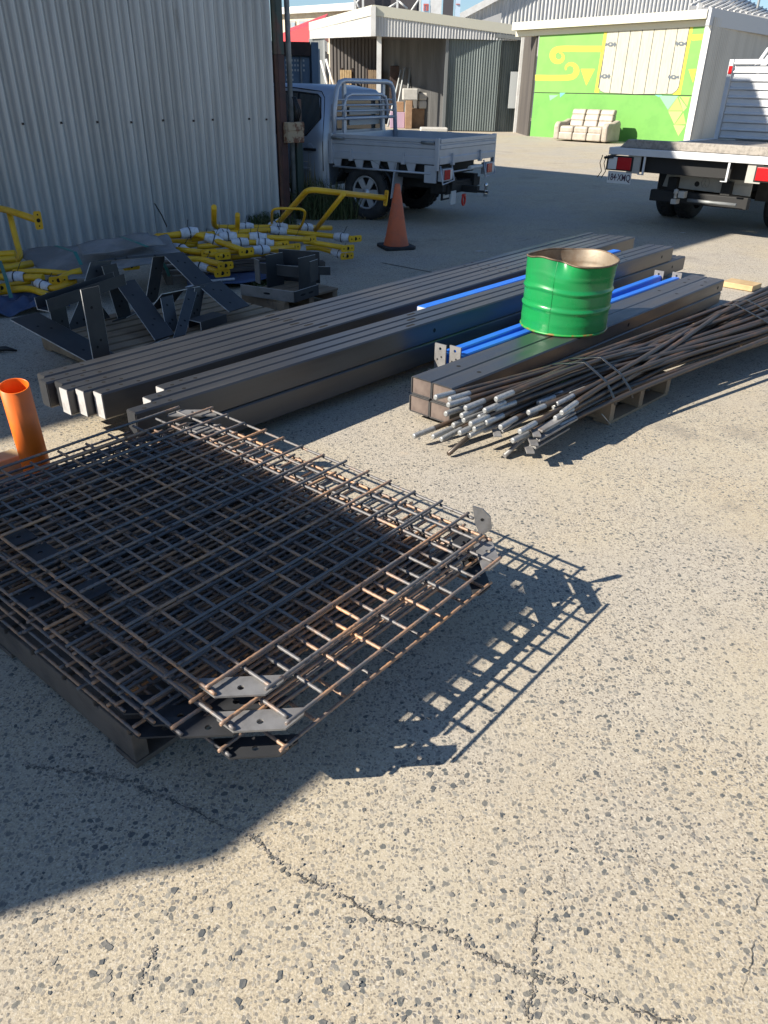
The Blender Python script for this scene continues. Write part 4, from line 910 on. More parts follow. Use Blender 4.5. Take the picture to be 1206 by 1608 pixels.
# ---------------------------------------------------------------- rebar mesh stack
A2, A1 = 50.5, 140.5                       # short and long direction of the panels
M['rebar'] = None
def rebar_mat():
    m = bpy.data.materials.new('rusty_rebar'); m.use_nodes = True; nt = m.node_tree; N = nt.nodes; L = nt.links; b = N['Principled BSDF']
    b.inputs['Roughness'].default_value = .5; b.inputs['Metallic'].default_value = .1
    tc = N.new('ShaderNodeTexCoord'); oi = N.new('ShaderNodeObjectInfo')
    ad = N.new('ShaderNodeVectorMath'); ad.operation = 'ADD'; L.new(tc.outputs['Object'], ad.inputs[0])
    cx = N.new('ShaderNodeCombineXYZ'); mu_ = N.new('ShaderNodeMath'); mu_.operation = 'MULTIPLY'; mu_.inputs[1].default_value = 37.0; L.new(oi.outputs['Random'], mu_.inputs[0]); L.new(mu_.outputs[0], cx.inputs[2]); L.new(cx.outputs[0], ad.inputs[1])
    n = N.new('ShaderNodeTexNoise'); n.inputs['Scale'].default_value = 5; n.inputs['Detail'].default_value = 7; n.inputs['Roughness'].default_value = .7; L.new(ad.outputs[0], n.inputs['Vector'])
    r = N.new('ShaderNodeMapRange'); r.inputs['From Min'].default_value = .455; r.inputs['From Max'].default_value = .64
    s2 = N.new('ShaderNodeMath'); s2.operation = 'MULTIPLY_ADD'; s2.inputs[1].default_value = .16; s2.inputs[2].default_value = -.08; L.new(oi.outputs['Random'], s2.inputs[0])
    s3 = N.new('ShaderNodeMath'); s3.operation = 'ADD'; L.new(n.outputs['Fac'], s3.inputs[0]); L.new(s2.outputs[0], s3.inputs[1]); L.new(s3.outputs[0], r.inputs['Value'])
    x = N.new('ShaderNodeMix'); x.data_type = 'RGBA'; x.inputs['A'].default_value = (.13, .125, .125, 1); x.inputs['B'].default_value = (.46, .255, .135, 1); L.new(r.outputs[0], x.inputs['Factor'])
    n2 = N.new('ShaderNodeTexNoise'); n2.inputs['Scale'].default_value = 40; n2.inputs['Detail'].default_value = 3; L.new(ad.outputs[0], n2.inputs['Vector'])
    r2 = N.new('ShaderNodeMapRange'); r2.inputs['From Min'].default_value = .58; r2.inputs['From Max'].default_value = .7; L.new(n2.outputs['Fac'], r2.inputs['Value'])
    y = N.new('ShaderNodeMix'); y.data_type = 'RGBA'; L.new(r2.outputs[0], y.inputs['Factor']); L.new(x.outputs['Result'], y.inputs['A']); y.inputs['B'].default_value = (.055, .045, .042, 1)
    L.new(y.outputs['Result'], b.inputs['Base Color']); return m
M['rebar'] = rebar_mat()
def ribbed(L, r=.0054, step=.011):
    n = int(L / step); path = []; rad = []
    for i in range(n + 1):
        x = L * i / n; path.append((x, 0, 0)); rad.append(r * (1.12 if i % 2 else .94))
    return MB().tube(path, r, 6, True, True, rad)
PX, PY = 1.16, 1.66
me_long = ribbed(PY - .02).mesh('long_bar', M['rebar']); me_edge = ribbed(PY - .18).mesh('edge_bar', M['rebar']); me_cross = ribbed(PX + .01).mesh('cross_bar', M['rebar']); me_cedge = ribbed(PX - .18).mesh('edge_bar', M['rebar'])
def plate_with_hole(pts, th, c, hr):
    """flat polygon plate (convex) with a round hole through it, built as real geometry"""
    n = 16; c = Vector((c[0], c[1])); ring = [(c.x + hr * math.cos(2 * PI * k / n), c.y + hr * math.sin(2 * PI * k / n)) for k in range(n)]
    outer = []
    P = [Vector(p) for p in pts]
    for k in range(n):                       # where the ray from the hole meets the outline
        d = Vector((math.cos(2 * PI * k / n), math.sin(2 * PI * k / n))); best = None
        for i in range(len(P)):
            a, b = P[i], P[(i + 1) % len(P)]; e = b - a; den = d.x * e.y - d.y * e.x
            if abs(den) < 1e-9: continue
            t = ((a.x - c.x) * e.y - (a.y - c.y) * e.x) / den; u = ((a.x - c.x) * d.y - (a.y - c.y) * d.x) / den
            if t > 0 and -1e-6 <= u <= 1 + 1e-6 and (best is None or t < best): best = t
        outer.append((c + d * best, 2 * PI * k / n))
    cor = [(p, math.atan2(p.y - c.y, p.x - c.x) % (2 * PI)) for p in P]
    mb = MB(); vs = [(p.x, p.y, th) for p, _ in outer] + [(x, y, th) for x, y in ring] + [(p.x, p.y, 0) for p, _ in outer] + [(x, y, 0) for x, y in ring]; fs = []
    cv = {}
    for p, a in cor:
        k = int(a / (2 * PI / n)) % n; cv.setdefault(k, []).append((a, len(vs), len(vs) + 1)); vs += [(p.x, p.y, th), (p.x, p.y, 0)]
    for k in range(n):
        j = (k + 1) % n; mid = sorted(cv.get(k, []))
        tops = [k] + [m[1] for m in mid] + [j]; bots = [2 * n + k] + [m[2] for m in mid] + [2 * n + j]
        fs.append(tuple([n + k] + tops + [n + j])); fs.append(tuple([3 * n + j] + bots[::-1] + [3 * n + k]))
        for q in range(len(tops) - 1): fs.append((tops[q], bots[q], bots[q + 1], tops[q + 1]))
        fs.append((n + k, n + j, 3 * n + j, 3 * n + k))
    return mb.add(vs, fs)
CP = [(.16, .005), (.005, .16), (.012, .235), (.235, .012)]
CP2 = [(.090, .0), (.0, .090), (.0, .152), (.016, .171), (.171, .016), (.152, .0)]
me_cp = plate_with_hole(CP2, .006, (.065, .065), .009).mesh('corner_plate', M['grey_plate'])
me_cp_shade = plate_with_hole(CP2, .006, (.065, .065), .009).mesh('corner_plate', M['plate_steel'])  # dark copy for the lower panels' plates, shade painted in by the colour
me_ep = plate_with_hole([(0, 0), (.085, 0), (.085, .09), (0, .09)], .006, (.043, .045), .008).mesh('edge_plate', M['plate_steel'])
def panel(label, K, z, dang, tiltx=0, tilty=0, upturn=False, eplates=()):
    mcp = me_cp if z > .28 else me_cp_shade
    t = thing('rebar_panel', label, 'mesh panel', (K.x, K.y, z), 0, 'rebar panels stacked on the pallet')
    t.rotation_euler = (R_(tiltx), R_(tilty), R_(A2 + dang))
    def put(name, me, loc, rot):
        o = bpy.data.objects.new(name, me); COL.objects.link(o); o.parent = t; o.location = loc; o.rotation_euler = rot; return o
    for i in range(11):
        x = PX / 10 * i
        if i in (0, 10): put('long_bar', me_edge, (x + (.004 if i == 0 else -.004), .09, 0), (rnd.uniform(0, .1), 0, PI / 2))
        else: put('long_bar', me_long, (x + rnd.uniform(-.003, .003), .01 + rnd.uniform(-.012, .012), 0), (rnd.uniform(-.002, .002), rnd.uniform(-.003, .003), PI / 2 + rnd.uniform(-.003, .003)))
    for i in range(15):
        y = PY / 14 * i
        if i in (0, 14): put('cross_bar', me_cedge, (.09, y, .0105), (0, 0, 0))
        else: put('cross_bar', me_cross, (-.006 + rnd.uniform(-.012, .012), y + rnd.uniform(-.003, .003), .0105), (0, rnd.uniform(-.003, .003), rnd.uniform(-.003, .003)))
    for (x, y, rz) in ((0, 0, 0), (PX, 0, PI / 2), (PX, PY, PI), (0, PY, -PI / 2)):
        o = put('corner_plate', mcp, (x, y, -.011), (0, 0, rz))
        if upturn and x == PX and y == 0:                     # one corner plate is folded upright
            bpy.data.objects.remove(o); bpy.context.view_layer.update(); im = t.matrix_world.inverted()
            Bp = at(752, 842, z - .012); pts = [atY(px, py, Bp.y) for px, py in ((754, 843), (772, 831), (770, 812), (758, 800), (742, 795), (746, 822))]
            MB().prism([im @ p for p in pts], im.to_3x3() @ V(.002, .006, 0)).build('corner_plate', me_cp.materials[0], t)
            hc = atY(757, 816, Bp.y); MB().disc(im @ (hc + V(0, -.001, 0)), .006, im.to_3x3() @ V(0, -1, 0), 10).build('bolt_hole', M['hole'], t)
    for y in eplates: put('edge_plate', me_ep, (.004, y, -.011), (0, 0, 0))
    return t
def mid(px0, py0, px1, py1, z): return (at(px0, py0, z) + at(px1, py1, z)) / 2
bis = dirz(95.5) * .064
KJ = mid(345, 1090, 408, 1090, .315)
K6 = mid(238, 1128, 300, 1128, .22)
specs = [  # label, chamfer in the photograph (or a shift from a neighbour), z, twist
    ('topmost rusty rebar mesh panel with sunlit bright front corner plate', (345, 1090, 408, 1090), .315, 0, .8, -.6, True, (.68, .98, 1.12, 1.36)),
    ('second rebar mesh panel from the top, its grey corner plate lit just below the topmost', (378, 1144, 437, 1144), .285, .2, .5, -.3, False, ()),
    ('third rebar mesh panel from the top, hidden close under the upper two', (KJ, -.012, .01), .270, -.15, .4, -.3, False, ()),
    ('fourth rebar mesh panel from the top of the stack, front corner plate in shade', (292, 1153, 357, 1153), .254, -.2, .3, 0, False, (.86,)),
    ('fifth rebar mesh panel from the top, in the middle of the stack', (KJ, .012, -.006), .240, .15, .2, 0, False, ()),
    ('sixth rebar mesh panel from the top, shifted left over the pallet', (249, 1134, 311, 1134), .226, -.25, 0, 0, False, ()),
    ('seventh rebar mesh panel from the top of the stack', (K6, .012, .01), .212, -.1, 0, 0, False, ()),
    ('eighth rebar mesh panel from the top, shifted farthest left with dark corner plate', (199, 1118, 265, 1115), .198, -.4, 0, 0, False, ()),
    ('lowest but one rebar mesh panel, its corner plate hanging nearest the ground', (373, 1190, 427, 1182), .182, .3, .3, 0, False, ()),
    ('lowest rebar mesh panel lying directly on the dark pallet', (K6, -.02, .02), .164, 0, 0, 0, False, ())]
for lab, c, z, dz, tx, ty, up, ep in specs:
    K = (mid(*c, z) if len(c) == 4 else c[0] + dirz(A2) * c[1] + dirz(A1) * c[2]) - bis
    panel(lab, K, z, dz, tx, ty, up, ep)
# the bright loose corner piece lying on the front corner of the top panel
pk = at(214, 1209, 0)
pallet('dark weathered pallet under the stack of rebar panels', pk + dirz(140.5) * 1.5, A2 - 90 + 0, L=1.5, W=1.12, m='timber_dark', nb=9)

# ---------------------------------------------------------------- hollow steel beams
def beam(name, label, origin, ang, L, w, h, m, group, cat='beam', cap=None, holes=(), slots=(), side=(), wall=.006, hs=.011):
    """origin: bottom right near corner (seen along the beam); local x along, y to the left"""
    t = thing(name, label, cat, origin, R_(ang), group)
    r = .008; o = [(0, r), (r, 0), (w - r, 0), (w, r), (w, h - r), (w - r, h), (r, h), (0, h - r)]
    def ring(ins): return [((ins if y < ins else (w - ins if y > w - ins else y)), (ins if z < ins else (h - ins if z > h - ins else z))) for y, z in o]
    i = ring(wall); n = 8
    vs = [V(0, y, z) for y, z in o] + [V(0, y, z) for y, z in i] + [V(L, y, z) for y, z in o] + [V(L, y, z) for y, z in i]; fs = []
    for k in range(n):
        j = (k + 1) % n
        fs += [(k, j, 2 * n + j, 2 * n + k)[::-1], (n + k, n + j, 3 * n + j, 3 * n + k), (k, j, n + j, n + k), (2 * n + k, 2 * n + j, 3 * n + j, 3 * n + k)[::-1]]
    MB().add(vs, fs).build('tube', M[m], t)
    if cap: 
        d = -.004 if cap != 'cap_brown' else .006
        MB().bx(min(d, d + .005), max(d, d + .005), wall * .8, w - wall * .8, wall * .8, h - wall * .8).build('end_cap', M[cap], t)
        MB().bx(L - .01, L - .005, wall * .9, w - wall * .9, wall * .9, h - wall * .9).build('end_cap', M[cap], t)
    hb_ = MB()
    for x, y in holes: hb_.disc((x, y, h + .0008), hs, (0, 0, 1), 10)
    for x, y in slots: hb_.add([(x + sx + math.cos(a) * .011, y + math.sin(a) * .011, h + .0008) for sx, a0 in ((.03, -PI / 2), (-.03, PI / 2)) for a in [a0 + PI * k / 6 for k in range(7)]], [tuple(range(14))])
    for x, z in side: hb_.disc((x, -.0008, z), .014, (0, -1, 0), 12)
    if hb_.v: hb_.build('bolt_hole', M['hole'], t)
    return t
u = dirz(48.9); nR = V(u.y, -u.x, 0)
A0 = V(-.356, 4.09, 0)                     # foot of the right face of the near group
N_ = 'black steel beams stacked in the middle'
zb, hN, wN = .07, .135, .078
for lay in (0, 1):
    for k in range(3):
        st_ = (-1.19, -1.05, -.92)[k] + (.0 if lay else .08); en = (4.78 if lay else 5.14) - .02 * k
        org = A0 + nR * (-.0 - k * .0855) + u * st_ + V(0, 0, zb + lay * (hN + .003))
        nm = ('right hand', 'middle', 'left hand')[k]
        beam('steel_beam', f'long black steel beam, {nm} one of the {"upper" if lay else "lower"} row in the middle stack', org, 48.9, en - st_, wN, hN, 'black_steel', N_, cap='end_plate' if (lay and k) else 'plate_steel',
             holes=((.06, .025), (.13, .05), (.20, .025), (4.7, .03), (4.85, .05), (5.0, .03)) if lay else (), slots=((2.0 - .03 * k, .04),) if lay else (), side=((2.2, .07), (en - st_ - .25, .07)) if k == 0 and lay else (((en - st_ - .3, .07),) if k == 0 else ()))
for s_ in (-.7, 1.2, 3.1, 4.6):
    b = A0 + u * s_ - nR * .13; tag(MB().box(b + V(0, 0, .0345), (.09, .34, .068), (u, nR, V(0, 0, 1))).build('timber_bearer', M['timber'], None, .004), 'short timber bearer under the middle beam stack, %s' % ('nearest the camera' if s_ < 0 else 'second from the camera' if s_ < 2 else 'third from the camera' if s_ < 4 else 'farthest from the camera'), 'bearer', 'bearers under the middle beams')
# left group
angL = 50.6; uL = dirz(angL); nL = V(uL.y, -uL.x, 0)
L0 = at(160, 617, .31); L0.z = 0
order = ('nearest the camera', 'second', 'third', 'fourth', 'fifth', 'farthest from the camera')
for k in range(6):
    st_ = (0, -.045, -.085, -.06, -.10, -.06)[k]
    org = L0 - nL * (k * .0875) + uL * st_ + V(0, 0, .165 + .003 * (k % 2))
    beam('steel_beam', f'long black steel beam in the left row beside the trestle pallet, {order[k]} of six', org, angL, 6.35 + rnd.uniform(-.04, .04), .081, .14, 'black_steel', 'black steel beams in the left row', cap='end_plate' if k < 3 else 'plate_steel',
         holes=((.05, .03), (.14, .05), (.23, .03), (3.9, .03), (4.05, .05), (6.0, .04)), slots=((1.62, .04),), side=((.42, .07),) if k == 0 else ())
for s_ in (.45, 2.3, 4.2, 5.9):
    b = L0 + uL * s_ - nL * .24; tag(MB().box(b + V(0, 0, .081), (.1, .56, .160), (uL, nL, V(0, 0, 1))).build('timber_bearer', M['timber_dark'], None, .004), 'dark timber bearer under the left beam row, %s' % ('nearest the camera' if s_ < 1 else 'second from the camera' if s_ < 3 else 'third from the camera' if s_ < 5 else 'farthest from the camera'), 'bearer', 'bearers under the left beams')
# blue beam between the two groups, resting on top
q0, q1 = at(655, 481, .33), at(962, 392, .33)
ab = math.degrees(math.atan2(q1.y - q0.y, q1.x - q0.x)); db = dirz(ab)
beam('blue_beam', 'single bright blue steel beam between the two black beam stacks', V(q0.x, q0.y, .245) + V(db.y, -db.x, 0) * .085, ab, (q1 - q0).length, .085, .09, 'blue', 'blue steel beams', cap='end_plate')
for s_ in (.5, 2.4):
    p = q0 + db * s_ + V(db.y, -db.x, 0) * .04; tag(MB().box(V(p.x, p.y, .123), (.07, .07, .242), (db, V(db.y, -db.x, 0), V(0, 0, 1))).build('timber_block', M['timber_dark']), 'dark timber block under the single blue beam, %s one' % ('near' if s_ < 1 else 'far'), 'block', 'blocks under the blue beam')
# 2 x 2 stack with brown end caps
H0_ = at(711, 610, .25); HL = at(648, 590, .25); aR = 48.0; uR = dirz(aR); nRR = V(uR.y, -uR.x, 0)
wR = .145
base = V(H0_.x, H0_.y, 0)
for lay in (0, 1):
    for k in range(2):
        org = base - nRR * (k * (wR + .002)) + uR * (.0 if lay else -.012) + V(0, 0, .045 + lay * .103)
        beam('box_tube', 'black rectangular tube with brown end cap, %s %s of the four stacked' % ('upper' if lay else 'lower', 'left' if k else 'right'), org, aR, 3.82, wR, .101, 'black_steel', 'black tubes stacked two by two', cat='steel tube', cap='cap_brown',
             holes=((.32, .06), (3.0, .07), (3.45, .05), (3.6, .08)) if lay else (), side=((2.05, .05), (3.7, .05)) if (lay and k == 0) else (), hs=.014)
for s_ in (.55, 3.1):
    b = base + uR * s_ - nRR * .075; tag(MB().box(b + V(0, 0, .0215), (.09, .36, .042), (uR, nRR, V(0, 0, 1))).build('timber_bearer', M['timber_dark'], None, .004), 'flat dark bearer under the four black tubes, %s end' % ('near' if s_ < 1 else 'far'), 'bearer', 'bearers under the four tubes')
# two blue beams with steel end cleats
for k, (pxa, pya, pxb, pyb) in enumerate(((716, 561, 1062, 437), (693, 557, 1034, 434))):
    a, b = at(pxa, pya, .19), at(pxb, pyb, .19)
    a_ = math.degrees(math.atan2(b.y - a.y, b.x - a.x)); L = (b - a).length; dd = dirz(a_)
    t = beam('blue_beam', 'low bright blue beam with steel cleats, %s of the pair beside the black tubes' % ('right' if k == 0 else 'left'), V(a.x, a.y, .11) + V(dd.y, -dd.x, 0) * .03, a_, L, .065, .09, 'blue', 'blue steel beams')
    for x0, zz, hh in ((-.012, -.02, .17), (L + .001, .0, .13)):
        c = MB(); pl = plate_with_hole([(-.012, zz), (.075, zz), (.075, zz + hh), (-.012, zz + hh)], .01, (.032, zz + hh - .03), .010)
        pl.v = [(x0 + z_, x_, y_) for x_, y_, z_ in pl.v]; cl_ = pl.build('end_cleat', M['grey_plate'], t)
        MB().disc((x0 - .001, .02, zz + hh - .08), .007, (-1, 0, 0), 8).disc((x0 - .001, .05, zz + hh - .10), .007, (-1, 0, 0), 8).build('bolt_hole', M['hole'], cl_)
    if k == 1: MB().bx(-.08, -.07, -.005, .07, -.1, .0).build('end_cleat', M['grey_plate'], t)
    for s_ in (.7, L - .6):
        p = a + dd * s_; tag(MB().box(V(p.x, p.y, .053), (.07, .12, .106), (dd, V(dd.y, -dd.x, 0), V(0, 0, 1))).build('timber_block', M['timber_dark']), 'dark timber block under the %s low blue beam, %s end' % ('right' if k == 0 else 'left', 'near' if s_ < 1 else 'far'), 'block', 'blocks under the blue beams')

# ---------------------------------------------------------------- green half drum
dc = at(884, 511, .252); dc.z = .2525
dr_ = thing('green_drum', 'green steel half drum with torn wavy rim on the black tubes', 'drum', dc, R_(20))
def rimh(a): return .452 + .005 * math.sin(2 * a + .4) + .004 * math.sin(5 * a) + .028 * math.exp(-((a - 3.45) / .35) ** 2) - .010 * math.exp(-((a - 4.25) / .3) ** 2)
def rimr(a, k): 
    f = max(0, (k - .72) / .28) ** 1.5
    return 1 + f * (.055 * math.sin(a * 1 + 2.5) + .03 + .03 * math.sin(3 * a) - .16 * math.exp(-((a - 3.95) / .22) ** 2))
RB = .286; nA = 96; prof = []
NH = 44
for j in range(NH + 1):
    k = j / NH; bead = 0
    for b0 in (.335, .60): bead += .011 * math.exp(-((k - b0) / .022) ** 2)
    for b0 in (.43, .475, .52, .13, .17, .80): bead += .0022 * math.exp(-((k - b0) / .014) ** 2)
    prof.append((k, RB + bead))
vs = []
for k, r in prof:
    for i in range(nA):
        a = 2 * PI * i / nA; rr = r * rimr(a, k) + .0012 * math.sin(5 * a + k * 9); vs.append((rr * math.cos(a), rr * math.sin(a), .004 + k * (rimh(a) - .004)))
fs = [(j * nA + i, j * nA + (i + 1) % nA, (j + 1) * nA + (i + 1) % nA, (j + 1) * nA + i) for j in range(NH) for i in range(nA)]
MB().add(vs, fs, True).build('shell', M['drum_green'], dr_)
vi = [(x * .985, y * .985, z) for x, y, z in vs]
MB().add(vi, [f[::-1] for f in fs], True).build('inner_wall', M['drum_in'], dr_)
MB().lathe([(RB * .98, .02), (.001, .02)], 48).build('bottom', M['drum_in'], dr_)
top = vs[-nA:]; MB().tube(top + [top[0]], .006, 6).build('torn_rim', M['drum_rim'], dr_)
MB().lathe([(RB - .004, .0), (RB + .006, .001), (RB + .008, .008), (RB + .004, .014), (RB - .002, .014)], 64).build('chime', mat('chime_paint', (.02, .26, .05), .4, 0, (.20, .12, .03), 12, lo=.5, hi=.62), dr_)
sa_ = R_(238 - 20); MB().add([(math.cos(sa_ + d_) * (r * rimr(sa_, k) + .0025), math.sin(sa_ + d_) * (r * rimr(sa_, k) + .0025), .01 + k * (rimh(sa_) - .015)) for k, r in prof for d_ in (-.006, .006)], [(2 * i, 2 * i + 1, 2 * i + 3, 2 * i + 2) for i in range(len(prof) - 1)], True).build('weld_seam', M['drum_green'], dr_)

# ---------------------------------------------------------------- rod bundle on two pallets
rA = 45.5; ur = dirz(rA); nr = V(ur.y, -ur.x, 0)
pn = at(955, 668, 0)
ends = [(684, 624, .30), (706, 627, .29), (704, 636, .28), (731, 641, .27), (779, 627, .30), (725, 653, .24), (761, 645, .26), (777, 643, .25), (739, 666, .22), (763, 664, .21), (786, 671, .19), (722, 680, .17), (737, 684, .15), (760, 676, .15), (805, 692, .14), (866, 664, .17), (650, 685, .06), (680, 686, .07), (693, 690, .06), (745, 674, .18),
        (712, 668, .17), (728, 660, .2), (752, 655, .22), (770, 660, .2), (700, 650, .23)]
while len(ends) < 40: ends.append((rnd.uniform(800, 900), rnd.uniform(612, 650), rnd.uniform(.16, .24)))
while len(ends) < 54: ends.append((rnd.uniform(775, 885), rnd.uniform(640, 682), rnd.uniform(.12, .19)))
ORG = at(960, 600, .25); ORG.z = 0
def env(t, hw=.34, zt=.23, z0=.15):   # upper outline of the bundle
    return z0 + zt * max(0., 1 - (t / hw) ** 2) ** .6
sl = []
for i, (px, py, z) in enumerate(ends):
    e = at(px, py, z); d = e - ORG; sl.append((d.dot(nr), i, e, d.dot(ur)))
sl.sort()
SF = 3.3; rods_at = []
for rank, (lat, i, e, s0) in enumerate(sl):
    t0 = max(-.36, min(.24, lat * .86 + rnd.uniform(-.05, .05) - .0))            # lateral place at the first strap
    t1 = max(-.30, min(.30, t0 * .45 + rnd.uniform(-.24, .24) + .02))             # at the far straps
    f = rnd.random()
    z0 = min(.155 + .2 * max(0., 1 - ((t0 + .06) / .36) ** 2) ** .6, max(.157, e.z * .9 + rnd.uniform(.0, .07)))
    z1 = .157 + .21 * max(0., 1 - (t1 / .36) ** 2) ** .6 * f
    K = [e, ORG + nr * t0 + V(0, 0, z0), ORG + ur * 1.75 + nr * t1 + V(0, 0, z1), ORG + ur * SF + nr * max(-.34, min(.33, t1 + (t1 - t0) * .3)) + V(0, 0, max(.157, z1 + (z1 - z0) * .2))]
    path = []; ns_ = 18; fr = K[1] - K[0]
    s_of = [d_.dot(ur) for d_ in [k - ORG for k in K]]
    for q in range(ns_ + 1):
        sv_ = s_of[0] + (s_of[3] - s_of[0]) * q / ns_; val = V(0, 0, 0)
        # smooth curve through the four stations
        for a in range(4):
            w_ = 1.0
            for b in range(4):
                if a != b: w_ *= (sv_ - s_of[b]) / (s_of[a] - s_of[b])
            val += K[a] * w_
        lin = None
        for a in range(3):
            if s_of[a] <= sv_ + 1e-6 and sv_ <= s_of[a + 1] + 1e-6: lin = K[a].lerp(K[a + 1], (sv_ - s_of[a]) / (s_of[a + 1] - s_of[a]))
        val = val * .35 + (lin or K[3]) * .65
        if sv_ > -.1: val.z = max(val.z, .157)
        path.append(val)
    path = [path[0]] + [(path[k - 1] + path[k] * 2 + path[k + 1]) / 4 for k in range(1, ns_)] + [path[-1]]
    rods_at.append(path)
    where = 'near the top' if e.z > .225 else 'in the middle' if e.z > .15 else 'low down'
    tt = thing('threaded_rod', f'brown steel rod with bright threaded end, {where} in the strapped bundle', 'rod', e, 0, f'strapped rods {where} of the bundle')
    d = (path[1] - path[0]).normalized(); tl = .13 + .03 * rnd.random()
    MB().tube([p - e for p in path], .0146, 8).build('shaft', M['rod'], tt)
    th = []; rad = []
    for q in range(26): th.append(d * (-.004 + tl * q / 25)); rad.append(.0154 if q % 2 else .0147)
    rad[0] = .011; MB().tube(th, .013, 9, True, True, rad).build('threaded_end', M['thread'], tt)
for s_, lab in ((-.05, 'first black steel strap over the rod bundle, nearest the rod ends'), (.11, 'second black steel strap over the rod bundle beside the first'), (1.75, 'third black steel strap over the far part of the rod bundle'), (1.9, 'fourth black steel strap over the far part of the rod bundle')):
    smp = []
    for pth in rods_at:
        for a, b in zip(pth, pth[1:]):
            sa_, sb_ = (a - ORG).dot(ur), (b - ORG).dot(ur)
            if sa_ <= s_ < sb_: c = a.lerp(b, (s_ - sa_) / (sb_ - sa_)); smp.append(((c - ORG).dot(nr), c.z)); break
    lo_, hi_ = min(p[0] for p in smp), max(p[0] for p in smp)
    raw = [(lo_ - .018, .15)] + sorted((t_, z_ + .016) for t_, z_ in smp) + [(hi_ + .018, .15)]
    hull = []
    for p in raw:                       # upper hull: a strap pulled tight over the rods
        while len(hull) > 1 and (hull[-1][0] - hull[-2][0]) * (p[1] - hull[-2][1]) - (hull[-1][1] - hull[-2][1]) * (p[0] - hull[-2][0]) >= 0: hull.pop()
        hull.append(p)
    pts = hull
    mb = MB(); vs = []
    for tt_, z in pts:
        c = ORG + nr * tt_ + ur * s_ + V(0, 0, z); vs += [c - ur * .011, c + ur * .011]
    mb.add(vs, [(2 * i, 2 * i + 1, 2 * i + 3, 2 * i + 2) for i in range(len(pts) - 1)], True)
    tag(mb.build('steel_strap', M['strap'], None, 0, .002), lab, 'strap', 'straps round the rod bundle')
for px, py, ln, z, lab in ((846, 676, .3, .17, 'top grey flat bar poking out under the rods'), (842, 690, .34, .14, 'middle grey flat bar poking out under the rods'), (836, 702, .3, .10, 'lowest grey flat bar poking out under the rods'), (785, 676, .3, .16, 'grey flat bar tucked left among the rod ends')):
    p = at(px, py, z); dd = (ur * .98 + V(0, 0, .06)).normalized()
    tag(MB().box(p + dd * ln / 2 + V(0, 0, 0), (ln, .045, .012), (dd, nr, V(0, 0, 1))).box(p - ur * .03 + nr * .004 + V(0, 0, -.004), (.08, .04, .011), ((ur * .7 - nr * .7).normalized(), (nr * .7 + ur * .7).normalized(), V(0, 0, 1))).build('flat_bar', M['grey_plate'], None, .002), lab, 'flat bar', 'flat bars under the rods')
for px, py, z, lab in ((704, 713, .02, 'dark bent rod end reaching lowest to the ground left of the bundle'), (792, 716, .02, 'grey bent rod end touching the ground under the bundle')):
    p = at(px, py, z); MBt = MB().tube([p, p + ur * .16 + V(0, 0, .05), p + ur * .42 + nr * .0 + V(0, 0, .085), p + ur * .9 + V(0, 0, .135)], .0125, 8)
    tag(MBt.build('bent_rod', M['grey_plate'] if px > 750 else M['rod']), lab, 'rod')
tag(MB().tube([at(948, 672, .004), at(960, 668, .02), at(945, 650, .12)], .003, 5).build('tie_wire', M['thread']), 'thin bent wire sticking out by the near rod pallet', 'wire')
pallet('pale timber pallet under the near part of the rod bundle', pn + ur * .0 + ur * .72, rA - 90 + 180, L=.95, W=.72, nb=5) if False else None
pA_ = thing('pallet', 'pale timber pallet under the near part of the rod bundle', 'pallet', (pn.x, pn.y, 0), R_(rA), 'timber pallets under the steel')
def rodpallet(t, L, W):
    for k in range(3): MB().bx(0.0, L, W * k / 2 - .02 + .01, W * k / 2 + .03, .02, .118).build('bearer', M['timber'], t, .003) if False else None
    for x in (0.0, L / 2 - .025, L - .05): MB().bx(x, x + .05, .0, W, .018, .122).build('bearer', M['timber'], t, .003)
    for k in range(6): y = (W - .11) * k / 5; MB().bx(-.002, L + .002, y, y + .1, .1225, .142).build('top_board', M['timber'], t, .003)
    for y in (.0, W / 2 - .05, W - .1): MB().bx(.002, L - .002, y, y + .1, .0, .0175).build('bottom_board', M['timber'], t, .003)
rodpallet(pA_, .72, .62)
pf = at(1180, 549, 0)
pB_ = thing('pallet', 'timber pallet under the far part of the rod bundle at the right edge', 'pallet', (pf.x, pf.y, 0), R_(rA), 'timber pallets under the steel')
rodpallet(pB_, .72, .48)
pc = at(1163, 452, 0)
tag(MB().box(V(pc.x, pc.y, .03), (.22, .30, .05), (ur, nr, V(0, 0, 1))).build('timber_plank', M['timber_new'], None, .004), 'fresh yellow timber plank behind the far end of the black tubes', 'plank')
# ---------------------------------------------------------------- traffic cone
cp_ = at(622, 389, 0)
cn = thing('traffic_cone', 'faded orange traffic cone standing alone in the shaded yard', 'cone', (cp_.x, cp_.y, 0), R_(20))
MB().prism([(x * .19, y * .19, .0) for x, y in ((-1, -.8), (-.8, -1), (.8, -1), (1, -.8), (1, .8), (.8, 1), (-.8, 1), (-1, .8))], (0, 0, .035)).build('base', M['rubber'], cn, .006)
MB().lathe([(.150, .035), (.147, .05), (.128, .12), (.032, .68), (.028, .70), (.020, .70), (.018, .66)], 28).build('cone', M['orange_cone'], cn)

